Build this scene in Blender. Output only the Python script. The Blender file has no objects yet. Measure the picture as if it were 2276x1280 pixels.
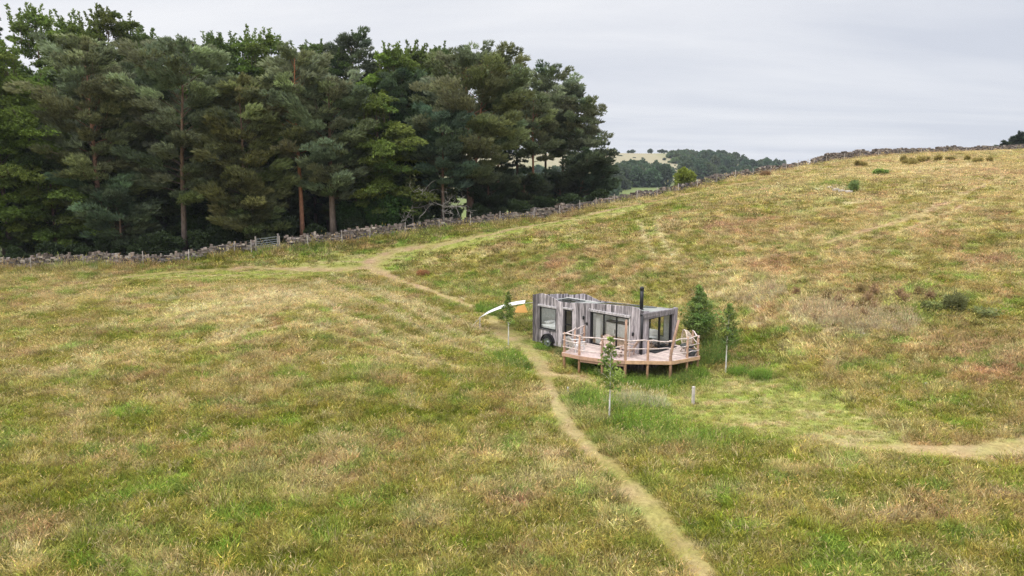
import bpy, math, random
import numpy as np
from mathutils import Vector
# ------------------------------------------------------------------ camera, sky, sun
scene = bpy.context.scene
COL = scene.collection
R = math.radians
HC = 10.0
FPX = 1517.33
PITCH = math.atan(240 / FPX)
cam_d = bpy.data.cameras.new('camera')
cam_d.lens = 24.0; cam_d.sensor_width = 36.0; cam_d.clip_start = 0.2; cam_d.clip_end = 9000
cam = bpy.data.objects.new('camera', cam_d); COL.objects.link(cam)
cam.location = (0, 0, HC); cam.rotation_euler = (math.pi / 2 - PITCH, 0, 0)
scene.camera = cam
scene.view_settings.view_transform = 'Standard'
scene.view_settings.look = 'None'
scene.view_settings.exposure = 0.09
scene.view_settings.gamma = 1.0
scene.render.engine = 'CYCLES'
scene.cycles.use_denoising = True
scene.cycles.denoiser = 'OPENIMAGEDENOISE'
scene.cycles.denoising_prefilter = 'NONE'       # keep the fine grain of grass and needles

SUN_EL, SUN_AZ = R(52), R(215)          # azimuth measured clockwise from +Y
w = bpy.data.worlds.new('World'); scene.world = w; w.use_nodes = True
nt = w.node_tree; nt.nodes.clear()
def N(t, tree=None, **kw):
    n = (tree or nt).nodes.new(t)
    for k, v in kw.items(): setattr(n, k, v)
    return n
def math_node(tree, op, a, b=None, clamp=False):
    n = tree.nodes.new('ShaderNodeMath'); n.operation = op; n.use_clamp = clamp
    for i, v in enumerate((a, b)):
        if v is None: continue
        if isinstance(v, (int, float)): n.inputs[i].default_value = v
        else: tree.links.new(v, n.inputs[i])
    return n.outputs[0]
out = N('ShaderNodeOutputWorld')
sky = N('ShaderNodeTexSky', sky_type='NISHITA'); sky.sun_disc = False
sky.sun_elevation = SUN_EL; sky.sun_rotation = SUN_AZ
bg1 = N('ShaderNodeBackground'); bg1.inputs[1].default_value = 0.1
nt.links.new(sky.outputs[0], bg1.inputs[0])
tc = N('ShaderNodeTexCoord'); sep = N('ShaderNodeSeparateXYZ'); nt.links.new(tc.outputs['Generated'], sep.inputs[0])
zc = math_node(nt, 'MAXIMUM', sep.outputs[2], 0.0)
za = math_node(nt, 'ADD', zc, 0.09)
cmb = N('ShaderNodeCombineXYZ')
nt.links.new(math_node(nt, 'DIVIDE', sep.outputs[0], za), cmb.inputs[0])
nt.links.new(math_node(nt, 'DIVIDE', sep.outputs[1], za), cmb.inputs[1])
mp = N('ShaderNodeMapping'); mp.inputs['Rotation'].default_value = (0, 0, R(-12)); mp.inputs['Scale'].default_value = (0.16, 0.42, 1); mp.inputs['Location'].default_value = (0.6, 1.3, 0)
nt.links.new(cmb.outputs[0], mp.inputs[0])
nz = N('ShaderNodeTexNoise'); nz.inputs['Scale'].default_value = 1.6; nz.inputs['Detail'].default_value = 7; nz.inputs['Roughness'].default_value = 0.52; nz.inputs['Distortion'].default_value = 0.35
nt.links.new(mp.outputs[0], nz.inputs['Vector'])
# brighter, thinner cloud towards the left of the view
lx = math_node(nt, 'MULTIPLY', sep.outputs[0], -0.22)
nf = math_node(nt, 'ADD', nz.outputs[0], lx)
nf = math_node(nt, 'ADD', nf, math_node(nt, 'MULTIPLY', zc, 0.25))
ramp = N('ShaderNodeValToRGB'); nt.links.new(nf, ramp.inputs[0])
ramp.color_ramp.elements[0].position = 0.36; ramp.color_ramp.elements[0].color = (0.64, 0.67, 0.75, 1)
ramp.color_ramp.elements[1].position = 0.72; ramp.color_ramp.elements[1].color = (0.91, 0.915, 0.94, 1)
# overcast sky is brighter overhead than near the horizon
zen = N('ShaderNodeMapRange', interpolation_type='SMOOTHSTEP'); nt.links.new(zc, zen.inputs[0])
zen.inputs[1].default_value = 0.26; zen.inputs[2].default_value = 0.80; zen.inputs[3].default_value = 0.98; zen.inputs[4].default_value = 3.0
bg2 = N('ShaderNodeBackground'); nt.links.new(ramp.outputs[0], bg2.inputs[0]); nt.links.new(zen.outputs[0], bg2.inputs[1])
mx = N('ShaderNodeMixShader'); mx.inputs[0].default_value = 0.94
nt.links.new(bg1.outputs[0], mx.inputs[1]); nt.links.new(bg2.outputs[0], mx.inputs[2]); nt.links.new(mx.outputs[0], out.inputs[0])

sun_d = bpy.data.lights.new('sun', 'SUN'); sun_d.energy = 1.5; sun_d.angle = R(14); sun_d.color = (1, 0.96, 0.9)
sun = bpy.data.objects.new('sun', sun_d); COL.objects.link(sun)
sdir = Vector((math.sin(SUN_AZ) * math.cos(SUN_EL), math.cos(SUN_AZ) * math.cos(SUN_EL), math.sin(SUN_EL)))
sun.rotation_euler = (-sdir).to_track_quat('-Z', 'Y').to_euler()

# ------------------------------------------------------------------ helpers
rng = np.random.default_rng(11)
random.seed(4)
_sp, _cp = math.sin(PITCH), math.cos(PITCH)
def ray(px, py):
    u = (px - 1138) / FPX; v = (py - 640) / FPX
    return u, _cp - v * _sp, -(_sp + v * _cp)
def atY(px, py, Y):
    r = ray(px, py); t = Y / r[1]
    return r[0] * t, Y, HC + r[2] * t

def tag(o, label=None, cat=None, group=None, kind=None):
    if label: o['label'] = label
    if cat: o['category'] = cat
    if group: o['group'] = group
    if kind: o['kind'] = kind
    return o
def empty(name, loc, rz=0, label=None, cat=None, group=None):
    o = bpy.data.objects.new(name, None); COL.objects.link(o)
    o.location = loc; o.rotation_euler = (0, 0, rz); o.empty_display_size = 0.2
    return tag(o, label, cat, group)
def link_mesh(name, me, mat, parent=None):
    if mat and not me.materials: me.materials.append(mat)
    o = bpy.data.objects.new(name, me); COL.objects.link(o)
    if parent: o.parent = parent
    return o
def copy_tree(o, parent=None):
    c = o.copy(); COL.objects.link(c)
    if parent is not None: c.parent = parent
    for ch in list(o.children): copy_tree(ch, c)
    return c
def mesh_np(name, V, F, C=None, smooth=False):
    """V (n,3); F (m,k) one face size; C (n,3) vertex colours"""
    me = bpy.data.meshes.new(name)
    V = np.asarray(V, np.float32); F = np.asarray(F, np.int32)
    m, k = F.shape
    me.vertices.add(len(V)); me.vertices.foreach_set('co', V.ravel())
    me.loops.add(m * k); me.loops.foreach_set('vertex_index', F.ravel())
    me.polygons.add(m); me.polygons.foreach_set('loop_start', np.arange(0, m * k, k, dtype=np.int32))
    try: me.polygons.foreach_set('loop_total', np.full(m, k, np.int32))
    except Exception: pass
    if C is not None:
        a = me.color_attributes.new('col', 'FLOAT_COLOR', 'POINT')
        c4 = np.ones((len(V), 4), np.float32); c4[:, :3] = C; a.data.foreach_set('color', c4.ravel())
    me.update(calc_edges=True)
    if smooth: me.polygons.foreach_set('use_smooth', np.ones(m, bool))
    return me

class MB:
    def __init__(s): s.v = []; s.f = []; s.c = []
    def add(s, vs, fs, col=(1, 1, 1)):
        b = len(s.v); s.v += [tuple(v) for v in vs]; s.c += [col] * len(vs)
        s.f += [tuple(b + i for i in f) for f in fs]
    def hexa(s, p, col=(1, 1, 1)):        # 8 corners: bottom 4 ccw, top 4 ccw
        s.add(p, [(3, 2, 1, 0), (4, 5, 6, 7), (0, 1, 5, 4), (1, 2, 6, 5), (2, 3, 7, 6), (3, 0, 4, 7)], col)
    def box(s, x0, x1, y0, y1, z0, z1, col=(1, 1, 1)):
        s.hexa([(x0, y0, z0), (x1, y0, z0), (x1, y1, z0), (x0, y1, z0), (x0, y0, z1), (x1, y0, z1), (x1, y1, z1), (x0, y1, z1)], col)
    def beam(s, a, b, w, h, col=(1, 1, 1), up=(0, 0, 1)):
        a = Vector(a); b = Vector(b); d = (b - a).normalized(); u = Vector(up)
        r = d.cross(u)
        if r.length < 1e-4: r = d.cross(Vector((1, 0, 0)))
        r.normalize(); u = r.cross(d).normalized(); r *= w / 2; u *= h / 2
        s.hexa([a - r - u, a + r - u, b + r - u, b - r - u, a - r + u, a + r + u, b + r + u, b - r + u], col)
    def tube(s, pts, rad, n=8, col=(1, 1, 1), cap=True, cols=None):
        pts = [Vector(p) for p in pts]
        if not hasattr(rad, '__len__'): rad = [rad] * len(pts)
        b = len(s.v); ref = None
        for i, p in enumerate(pts):
            d = (pts[min(i + 1, len(pts) - 1)] - pts[max(i - 1, 0)])
            d = d.normalized() if d.length > 1e-9 else Vector((0, 0, 1))
            if ref is None: ref = Vector((1, 0, 0)) if abs(d.x) < 0.8 else Vector((0, 1, 0))
            x = (ref - d * ref.dot(d)).normalized(); y = d.cross(x); ref = x
            for k in range(n):
                a = 2 * math.pi * k / n
                s.v.append(tuple(p + (x * math.cos(a) + y * math.sin(a)) * rad[i])); s.c.append(cols[i] if cols else col)
        for i in range(len(pts) - 1):
            for k in range(n):
                k2 = (k + 1) % n
                s.f.append((b + i * n + k, b + i * n + k2, b + (i + 1) * n + k2, b + (i + 1) * n + k))
        if cap:
            s.f.append(tuple(b + k for k in reversed(range(n)))); e = b + (len(pts) - 1) * n
            s.f.append(tuple(e + k for k in range(n)))
    def lathe(s, prof, c=(0, 0, 0), axis='z', n=24, col=(1, 1, 1)):
        b = len(s.v)
        for (r, h) in prof:
            for k in range(n):
                a = 2 * math.pi * k / n; x, y = r * math.cos(a), r * math.sin(a)
                v = (x, y, h) if axis == 'z' else ((x, h, y) if axis == 'y' else (h, x, y))
                s.v.append((c[0] + v[0], c[1] + v[1], c[2] + v[2])); s.c.append(col)
        for i in range(len(prof) - 1):
            for k in range(n):
                k2 = (k + 1) % n
                s.f.append((b + i * n + k, b + i * n + k2, b + (i + 1) * n + k2, b + (i + 1) * n + k))
    def prism(s, poly, z0, z1, col=(1, 1, 1)):
        n = len(poly)
        vs = [(x, y, z0) for x, y in poly] + [(x, y, z1) for x, y in poly]
        fs = [tuple(reversed(range(n))), tuple(range(n, 2 * n))] + [(i, (i + 1) % n, n + (i + 1) % n, n + i) for i in range(n)]
        s.add(vs, fs, col)
    def build(s, name, mat, parent=None, smooth=False, bevel=0):
        me = bpy.data.meshes.new(name); me.from_pydata(s.v, [], s.f)
        a = me.color_attributes.new('col', 'FLOAT_COLOR', 'POINT')
        c4 = np.ones((len(s.v), 4), np.float32); c4[:, :3] = np.array(s.c, np.float32); a.data.foreach_set('color', c4.ravel())
        me.update()
        if smooth: me.polygons.foreach_set('use_smooth', np.ones(len(me.polygons), bool))
        o = link_mesh(name, me, mat, parent)
        if bevel:
            m = o.modifiers.new('bevel', 'BEVEL'); m.width = bevel; m.segments = 2; m.limit_method = 'ANGLE'
        return o

# ------------------------------------------------------------------ noise
def _hash(ix, iy, seed):
    h = (ix.astype(np.int64) * 374761393 + iy.astype(np.int64) * 668265263 + seed * 974634777) & 0xffffffff
    h = ((h ^ (h >> 13)) * 1274126177) & 0xffffffff
    h = h ^ (h >> 16)
    return (h & 0xffff) / 65535.0
def vnoise(x, y, seed=0):
    x = np.asarray(x, float); y = np.asarray(y, float)
    ix, iy = np.floor(x), np.floor(y); fx, fy = x - ix, y - iy
    fx = fx * fx * (3 - 2 * fx); fy = fy * fy * (3 - 2 * fy)
    a = _hash(ix, iy, seed); b = _hash(ix + 1, iy, seed); c = _hash(ix, iy + 1, seed); d = _hash(ix + 1, iy + 1, seed)
    return (a * (1 - fx) + b * fx) * (1 - fy) + (c * (1 - fx) + d * fx) * fy
def fbm(x, y, seed=0, oct=4):
    s = 0; a = 0.5; t = 0
    for o in range(oct):
        s = s + a * vnoise(x * 2 ** o + o * 17.3, y * 2 ** o - o * 9.1, seed + o); t += a; a *= 0.5
    return s / t
def sstep(a, b, x):
    t = np.clip((x - a) / (b - a), 0, 1); return t * t * (3 - 2 * t)

# ------------------------------------------------------------------ materials
def mat_base(name):
    m = bpy.data.materials.new(name); m.use_nodes = True
    return m, m.node_tree, m.node_tree.nodes['Principled BSDF']
def make_mat(name, col=None, rough=0.7, nscale=(6, 6, 6), namt=0.3, bump=0.0, metal=0.0, spec=0.3, detail=4, trans=0.0, attr=True, coord='Object', dark=(0.5, 0.5, 0.5)):
    """base colour = vertex colour 'col' (or fixed) modulated by a stretched noise; optional bump and translucency"""
    m, t, b = mat_base(name)
    L = t.links
    if attr:
        a = t.nodes.new('ShaderNodeAttribute'); a.attribute_name = 'col'; cs = a.outputs['Color']
        if col is not None:
            q = t.nodes.new('ShaderNodeMix'); q.data_type = 'RGBA'; q.blend_type = 'MULTIPLY'; q.inputs[0].default_value = 1
            L.new(cs, q.inputs[6]); q.inputs[7].default_value = (*col, 1); cs = q.outputs[2]
    else:
        r_ = t.nodes.new('ShaderNodeRGB'); r_.outputs[0].default_value = (*col, 1); cs = r_.outputs[0]
    if namt:
        tcn = t.nodes.new('ShaderNodeTexCoord'); mpn = t.nodes.new('ShaderNodeMapping'); mpn.inputs['Scale'].default_value = nscale
        L.new(tcn.outputs[coord], mpn.inputs[0])
        nn = t.nodes.new('ShaderNodeTexNoise'); nn.inputs['Scale'].default_value = 1; nn.inputs['Detail'].default_value = detail; nn.inputs['Roughness'].default_value = 0.62
        L.new(mpn.outputs[0], nn.inputs['Vector'])
        cr = t.nodes.new('ShaderNodeMapRange'); L.new(nn.outputs[0], cr.inputs[0])
        cr.inputs[1].default_value = 0.28; cr.inputs[2].default_value = 0.72; cr.inputs[3].default_value = 1 - namt; cr.inputs[4].default_value = 1 + namt
        q = t.nodes.new('ShaderNodeVectorMath'); q.operation = 'SCALE'; L.new(cs, q.inputs[0]); L.new(cr.outputs[0], q.inputs[3]); cs = q.outputs[0]
        if bump:
            bp = t.nodes.new('ShaderNodeBump'); bp.inputs['Strength'].default_value = bump; bp.inputs['Distance'].default_value = 0.02
            L.new(nn.outputs[0], bp.inputs['Height']); L.new(bp.outputs[0], b.inputs['Normal'])
    L.new(cs, b.inputs['Base Color'])
    b.inputs['Roughness'].default_value = rough; b.inputs['Metallic'].default_value = metal
    b.inputs['Specular IOR Level'].default_value = spec
    if trans:
        tr = t.nodes.new('ShaderNodeBsdfTranslucent'); L.new(cs, tr.inputs[0])
        ms = t.nodes.new('ShaderNodeMixShader'); ms.inputs[0].default_value = trans
        L.new(b.outputs[0], ms.inputs[1]); L.new(tr.outputs[0], ms.inputs[2])
        L.new(ms.outputs[0], t.nodes['Material Output'].inputs[0])
    return m
M = {}
M['foliage'] = make_mat('foliage', rough=0.6, namt=0, trans=0.36, spec=0.25)
M['bark'] = make_mat('bark', rough=0.9, nscale=(9, 9, 2.5), namt=0.45, bump=0.8, spec=0.1)
M['stone'] = make_mat('stone', rough=0.95, nscale=(7, 7, 7), namt=0.35, bump=0.6, spec=0.1)
M['old_wood'] = make_mat('old_wood', rough=0.9, nscale=(14, 14, 1.6), namt=0.72, bump=0.4, spec=0.15, detail=6)
M['deck_wood'] = make_mat('deck_wood', rough=0.85, nscale=(5, 5, 5), namt=0.22, bump=0.2, spec=0.2)
M['pole_wood'] = make_mat('pole_wood', rough=0.85, nscale=(7, 7, 3), namt=0.4, bump=0.3, spec=0.15)
M['black_metal'] = make_mat('black_metal', (0.012, 0.012, 0.014), 0.45, attr=False, namt=0, spec=0.4)
M['grey_metal'] = make_mat('grey_metal', (0.22, 0.24, 0.235), 0.5, nscale=(8, 8, 8), attr=False, namt=0.2, metal=0.6)
M['rubber'] = make_mat('rubber', (0.018, 0.018, 0.019), 0.85, attr=False, namt=0.2, spec=0.2)
M['white'] = make_mat('white', (0.72, 0.71, 0.68), 0.6, nscale=(3, 3, 3), attr=False, namt=0.06)
M['linen'] = make_mat('linen', (0.74, 0.73, 0.71), 0.9, nscale=(5, 5, 5), attr=False, namt=0.12, bump=0.3)
M['canvas'] = make_mat('canvas', (0.80, 0.78, 0.78), 0.8, nscale=(2, 2, 2), attr=False, namt=0.06, trans=0.2)
M['ochre'] = make_mat('ochre', (0.50, 0.27, 0.07), 0.8, nscale=(4, 4, 4), attr=False, namt=0.1, trans=0.2)
M['paint'] = make_mat('paint', rough=0.7, nscale=(6, 6, 6), namt=0.15)
M['roof'] = make_mat('roof', (0.27, 0.275, 0.255), 0.95, nscale=(2.5, 2.5, 2.5), attr=False, namt=0.22, bump=0.4, detail=7)
M['ply'] = make_mat('ply', rough=0.6, nscale=(2, 2, 12), namt=0.15)
def glass_mat():
    m, t, b = mat_base('glass'); t.nodes.remove(b)
    fr = t.nodes.new('ShaderNodeFresnel'); fr.inputs[0].default_value = 1.5
    ge = t.nodes.new('ShaderNodeNewGeometry'); t.links.new(math_node(t, 'SUBTRACT', 1.5, math_node(t, 'MULTIPLY', ge.outputs['Backfacing'], 1.5 - 1 / 1.5)), fr.inputs[0])   # same reflectance on both faces of the pane
    k = math_node(t, 'MULTIPLY', fr.outputs[0], 1.0, True)
    tp = t.nodes.new('ShaderNodeBsdfTransparent'); tp.inputs[0].default_value = (0.95, 0.96, 0.955, 1)
    gl = t.nodes.new('ShaderNodeBsdfGlossy'); gl.inputs['Roughness'].default_value = 0.02
    ms = t.nodes.new('ShaderNodeMixShader'); t.links.new(k, ms.inputs[0]); t.links.new(tp.outputs[0], ms.inputs[1]); t.links.new(gl.outputs[0], ms.inputs[2])
    t.links.new(ms.outputs[0], t.nodes['Material Output'].inputs[0]); return m
M['glass'] = glass_mat()

# ------------------------------------------------------------------ terrain
WALL = [(-160, 620, 56), (-80, 612, 58), (0, 604, 60), (200, 592, 62.5), (330, 585, 64), (430, 574, 65.5), (530, 559, 67.5), (600, 551, 68.5), (740, 540, 70.5),
        (825, 526, 72), (910, 514, 73), (1050, 503, 75.5), (1190, 490, 78), (1300, 468, 82), (1390, 450, 86), (1460, 438, 89), (1540, 420, 93), (1590, 408, 96),
        (1669, 395, 101), (1790, 371, 110), (1900, 356, 116), (1969, 350, 119), (2060, 346, 122), (2157, 343.5, 126), (2276, 341, 130), (2420, 338, 135)]
CTRL = [(0, 1280, 17.7), (1138, 1280, 17.4), (2276, 1280, 16.8), (-300, 1100, 22), (2600, 1100, 20.5),
        (0, 1000, 26.3), (1138, 1000, 26.3), (1700, 1000, 26), (2276, 1000, 24.8),
        (0, 850, 33.5), (600, 850, 34), (1138, 850, 35), (1800, 860, 33.5), (2276, 850, 31.3),
        (0, 760, 40), (600, 760, 40), (1100, 765, 42.5), (1700, 760, 40.2), (2276, 760, 34.7),
        (0, 680, 48.5), (600, 672, 48.0), (1000, 680, 51), (1800, 680, 42.5), (2276, 680, 38),
        (0, 630, 56), (350, 620, 58), (600, 610, 60), (850, 600, 63), (1138, 600, 59.5), (1500, 600, 53.5), (1800, 600, 48.5), (2276, 600, 44),
        (850, 555, 68.5), (1138, 550, 63), (1500, 550, 58), (1900, 550, 51), (2276, 550, 47.5),
        (1300, 500, 71), (1500, 500, 65), (1900, 500, 56.5), (2276, 500, 52),
        (1600, 440, 77), (1900, 440, 65), (2276, 440, 59.5), (1900, 400, 80), (2276, 400, 70),
        (1900, 374, 99), (2100, 365, 99), (2276, 363, 90), (2600, 350, 90)]
pts = [atY(*c) for c in WALL + CTRL]
pts += [(7.3, 38, -0.98), (8.8, 36.6, -1.05), (6.2, 36.7, -1.02), (3.2, 39, -0.75), (1.18, 44.2, -0.70), (3.6, 46.5, -0.45), (9.7, 40.3, -0.75), (5.5, 42.5, -0.75),
        (-50, 88, 0.5), (-75, 90, 0), (-15, 92, 3.2), (10, 105, 4.5), (40, 125, 8.5), (75, 150, 10), (-60, 130, -3), (0, 135, 0), (130, 165, 11),
        (-25, 2, -3.5), (25, 2, -1.0), (-80, 30, -1.2), (90, 30, 7.5)]
PT = np.array(pts)
def tps(r2): return np.where(r2 > 1e-9, 0.5 * r2 * np.log(np.maximum(r2, 1e-9)), 0)
S_ = 60.0
_P = PT[:, :2] / S_
_n = len(PT)
A_ = np.zeros((_n + 3, _n + 3)); _d = _P[:, None] - _P[None]
A_[:_n, :_n] = tps((_d ** 2).sum(-1)) + np.eye(_n) * 2e-4
A_[:_n, _n] = 1; A_[:_n, _n + 1:] = _P; A_[_n, :_n] = 1; A_[_n + 1:, :_n] = _P.T
_w = np.linalg.solve(A_, np.concatenate([PT[:, 2], np.zeros(3)]))
def rbf(X, Y):
    X = np.asarray(X, float); sh = X.shape; q = np.stack([X.ravel(), np.asarray(Y, float).ravel()], 1) / S_
    o = np.empty(len(q))
    for i in range(0, len(q), 20000):
        c = q[i:i + 20000]; d = ((c[:, None] - _P[None]) ** 2).sum(-1)
        o[i:i + 20000] = tps(d) @ _w[:_n] + _w[_n] + c @ _w[_n + 1:]
    return o.reshape(sh)
WP = np.array([atY(*c) for c in WALL])
def wallY(X):
    X = np.asarray(X, float)
    y = np.interp(X, WP[:, 0], WP[:, 1])
    y = np.where(X < WP[0, 0], WP[0, 1] + (X - WP[0, 0]) * 0.15, y)
    return np.where(X > WP[-1, 0], WP[-1, 1] + (X - WP[-1, 0]) * 0.35, y)
def far_z(X, Y):
    z = np.interp(Y, [0, 150, 220, 350, 500, 640, 800, 1000, 1600, 2600], [-2, -3, -7, -1, 5.5, 19, 42, 44, 30, 10])
    a = X / np.maximum(Y, 60)
    k = np.interp(a, [-2, 0.24, 0.30, 0.36, 0.43, 0.55, 2], [1, 1, 0.84, 0.66, 0.42, 0.1, 0.0])
    lo = np.minimum(z, -5)
    z = lo + (z - lo) * k
    return z + (fbm(X / 120, Y / 120, 31, 3) - 0.5) * 5 * sstep(200, 500, Y)
def ground(X, Y):
    X = np.asarray(X, float); Y = np.asarray(Y, float)
    Xc = np.clip(X, -110, 140); Yc = np.clip(Y, -30, 190)
    z = np.clip(rbf(Xc, Yc), -12, 18)
    z = z + (fbm(X / 3.5, Y / 3.5, 5, 3) - 0.5) * 0.28 + (fbm(X / 11, Y / 11, 9, 2) - 0.5) * 0.45 * sstep(4, 14, np.hypot(X - 6, Y - 40))
    b = sstep(18, 95, Y - wallY(X))
    return z * (1 - b) + far_z(X, Y) * b
def g1(x, y): return float(ground(np.array([x]), np.array([y]))[0])
_YS = np.concatenate([np.linspace(9, 60, 900), np.linspace(60, 140, 900)])
def hit(px, py, dz=0.0):
    r = ray(px, py); t = _YS / r[1]; X = r[0] * t; Z = HC + r[2] * t - ground(X, _YS) - dz
    i = np.argmax(Z < 0)
    if Z[i] >= 0: i = int(np.argmin(np.abs(Z)))
    return float(X[i]), float(_YS[i])

# ---- paths and mown ground, drawn as lines over the land (x, y, half width)
def pline(p, wd):
    h = [hit(*q) for q in p]; o = []
    for i in range(len(h) - 1):
        o.append((h[i], h[i + 1], wd[i] if hasattr(wd, '__len__') else wd, wd[i + 1] if hasattr(wd, '__len__') else wd))
    return o
PATH = pline([(1575, 1310), (1533, 1250), (1478, 1180), (1418, 1105), (1370, 1050), (1315, 1005), (1270, 960), (1245, 915), (1228, 868), (1212, 830), (1185, 795), (1150, 765), (1120, 742), (1092, 705), (1060, 688),
              (1000, 662), (930, 638), (868, 616), (822, 594), (828, 580), (860, 566), (885, 556)], [0.48, .48, .48, .48, .48, .48, .48, .48, .52, .58, .62, .7, .7, .55, .48, .45, .45, .5, .7, .9, .8, .5])
PATH += pline([(1225, 835), (1270, 840), (1340, 862), (1400, 880)], [0.6, 0.7, 0.55, 0.2])
PATH += pline([(1860, 988), (1950, 996), (2050, 1002), (2200, 1002), (2330, 994)], [.15, .5, .8, .9, 1.0])
TRACK = pline([(822, 594), (760, 600), (680, 600), (580, 596), (480, 600), (380, 605), (260, 618), (120, 640)], [0.8, .7, .7, .6, .5, .5, .4, .3])
TRACK += pline([(885, 556), (1000, 540), (1100, 520), (1250, 490), (1350, 468), (1450, 448), (1560, 425), (1690, 402), (1800, 380)], [0.6, .5, .5, .5, .5, .7, .9, .8, .4])
TYRE = pline([(1419, 488), (1430, 520), (1446, 555), (1466, 590)], [.2, .3, .3, .15]) + pline([(1457, 476), (1463, 510), (1480, 545), (1498, 575), (1520, 612)], [.2, .32, .32, .28, .15])
TRACK += pline([(1840, 540), (1930, 512), (2040, 480), (2130, 440), (2240, 390)], [.3, .45, .45, .4, .2]) + pline([(1880, 555), (1980, 522), (2080, 486), (2180, 440)], [.2, .3, .3, .2])
TRACK += pline([(640, 720), (560, 740), (440, 770)], [.2, .3, .2]) + pline([(700, 730), (800, 760), (900, 790), (1040, 820)], [.3, .3, .3, .2]) + pline([(760, 700), (880, 735), (1000, 770), (1120, 800)], [.2, .3, .3, .2])
SWATH = []
for q_ in ([(705, 622), (800, 668), (930, 730), (1060, 790)], [(740, 612), (850, 660), (985, 725), (1110, 785)], [(668, 640), (760, 700), (880, 765), (1010, 822)], [(640, 655), (600, 700), (520, 742), (420, 775)], [(610, 640), (540, 672), (440, 700), (330, 722)], [(780, 618), (900, 668), (1010, 712), (1100, 745)], [(590, 632), (480, 650), (370, 668)]): SWATH += pline(q_, [.22, .34, .34, .15][:len(q_)])
MOWN = pline([(1430, 890), (1530, 900), (1650, 910), (1760, 935), (1920, 970)], [1.1, 2.2, 3.3, 3.0, 1.6]) + pline([(1620, 850), (1700, 868), (1830, 920), (1920, 960)], [1.4, 2.2, 2.0, 1.2])
MOWN += pline([(1100, 770), (1130, 745), (1180, 770), (1215, 800)], [1.2, 1.6, 1.2, .8]) + pline([(900, 556), (1000, 544), (1100, 524), (1250, 494), (1350, 474), (1480, 448)], [1.2, 1.6, 1.8, 1.8, 1.8, 1.5])
MOWN += pline([(300, 615), (480, 612), (650, 606), (800, 585), (900, 560)], [1.5, 2, 2.4, 2.4, 1.8])
def line_mask(X, Y, segs, soft=0.35, wob=0.55):
    X = np.asarray(X, float); Y = np.asarray(Y, float); m = np.zeros(X.shape)
    wv = 1 + (fbm(X / 1.3, Y / 1.3, 77, 3) - 0.5) * 2 * wob
    for (a, b, w0, w1) in segs:
        lo = (min(a[0], b[0]) - 5, min(a[1], b[1]) - 5); hi = (max(a[0], b[0]) + 5, max(a[1], b[1]) + 5)
        k = np.where((X > lo[0]) & (X < hi[0]) & (Y > lo[1]) & (Y < hi[1]))
        if not len(k[0]): continue
        x, y = X[k], Y[k]; dx, dy = b[0] - a[0], b[1] - a[1]; L2 = dx * dx + dy * dy + 1e-9
        t = np.clip(((x - a[0]) * dx + (y - a[1]) * dy) / L2, 0, 1)
        d = np.hypot(x - a[0] - t * dx, y - a[1] - t * dy); ww = (w0 + (w1 - w0) * t) * wv[k]
        m[k] = np.maximum(m[k], 1 - sstep(ww * (1 - soft), ww * (1 + soft) + 0.05, d))
    return m
def blobs(X, Y, bl):
    m = np.zeros(np.shape(X))
    for px, py, r, a in bl:
        h = hit(px, py); wx = (fbm(X / 1.7, Y / 1.7, 41, 3) - 0.5) * 1.1
        d2 = ((X - h[0]) ** 2 + (Y - h[1]) ** 2) / (r * r)
        m = np.maximum(m, a * np.exp(-d2) * (1 + wx))
    return np.clip(m, 0, 1)
DRY = [(300, 1150, .30), (900, 1150, .34), (1900, 1150, .32), (300, 900, .45), (900, 900, .36), (300, 750, .58), (620, 665, .95), (420, 690, .8), (300, 660, .62), (1000, 760, .50), (900, 640, .5), (600, 590, .4),
       (1150, 620, .55), (1400, 560, .68), (1700, 650, .8), (1700, 520, .72), (2000, 480, .78), (2200, 420, .85), (1800, 420, .75), (2100, 380, .95), (1950, 365, .9), (1500, 470, .62), (1250, 500, .48), (2100, 620, .6),
       (2200, 780, .55), (1900, 740, .5), (1900, 850, .52), (1700, 760, .42), (1560, 640, .7), (1340, 640, .55), (1240, 960, .45), (2100, 1150, .3), (1300, 1150, .45), (100, 1000, .42), (600, 1000, .32), (850, 700, .6), (1900, 700, .85)]
DH = np.array([(*hit(p, q), v) for p, q, v in DRY])
def dryness(X, Y):
    n = np.zeros(X.shape); d = np.zeros(X.shape)
    for x, y, v in DH:
        k = 1 / ((X - x) ** 2 + (Y - y) ** 2 + 6) ** 1.5; n += k * v; d += k
    return n / d
LUSH = [(1300, 815, 1.1, .9), (1380, 850, 1.3, 1), (1470, 862, 1.5, 1), (1560, 850, 1.0, .8), (1330, 895, 1.6, .8), (1430, 950, 2.0, .9), (1560, 975, 1.6, .7), (1680, 880, 1.2, .5), (1700, 900, 1.0, .6), (1150, 808, 1.4, .9),
        (1110, 790, 1, .7), (1690, 838, .9, .9), (1760, 860, .8, .8), (1840, 880, .7, .7), (720, 760, 1.2, .5), (800, 830, 1.4, .5), (1640, 980, 1.2, .5), (220, 1180, .8, .7), (730, 1190, .6, .6), (1040, 640, 2.0, .5), (900, 590, 1.6, .35),
        (1957, 383, 1.2, .8), (1850, 412, 3, .5), (400, 575, 1.6, .4), (700, 555, 2.2, .6), (950, 525, 2.5, .5), (1700, 790, 1.5, .35), (520, 1080, 1.2, .4), (1200, 720, 1.5, .5), (1590, 760, 1.6, .6), (2040, 690, 2.0, .45), (180, 590, 2, .4), (1480, 905, 1.2, .3)]
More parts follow.
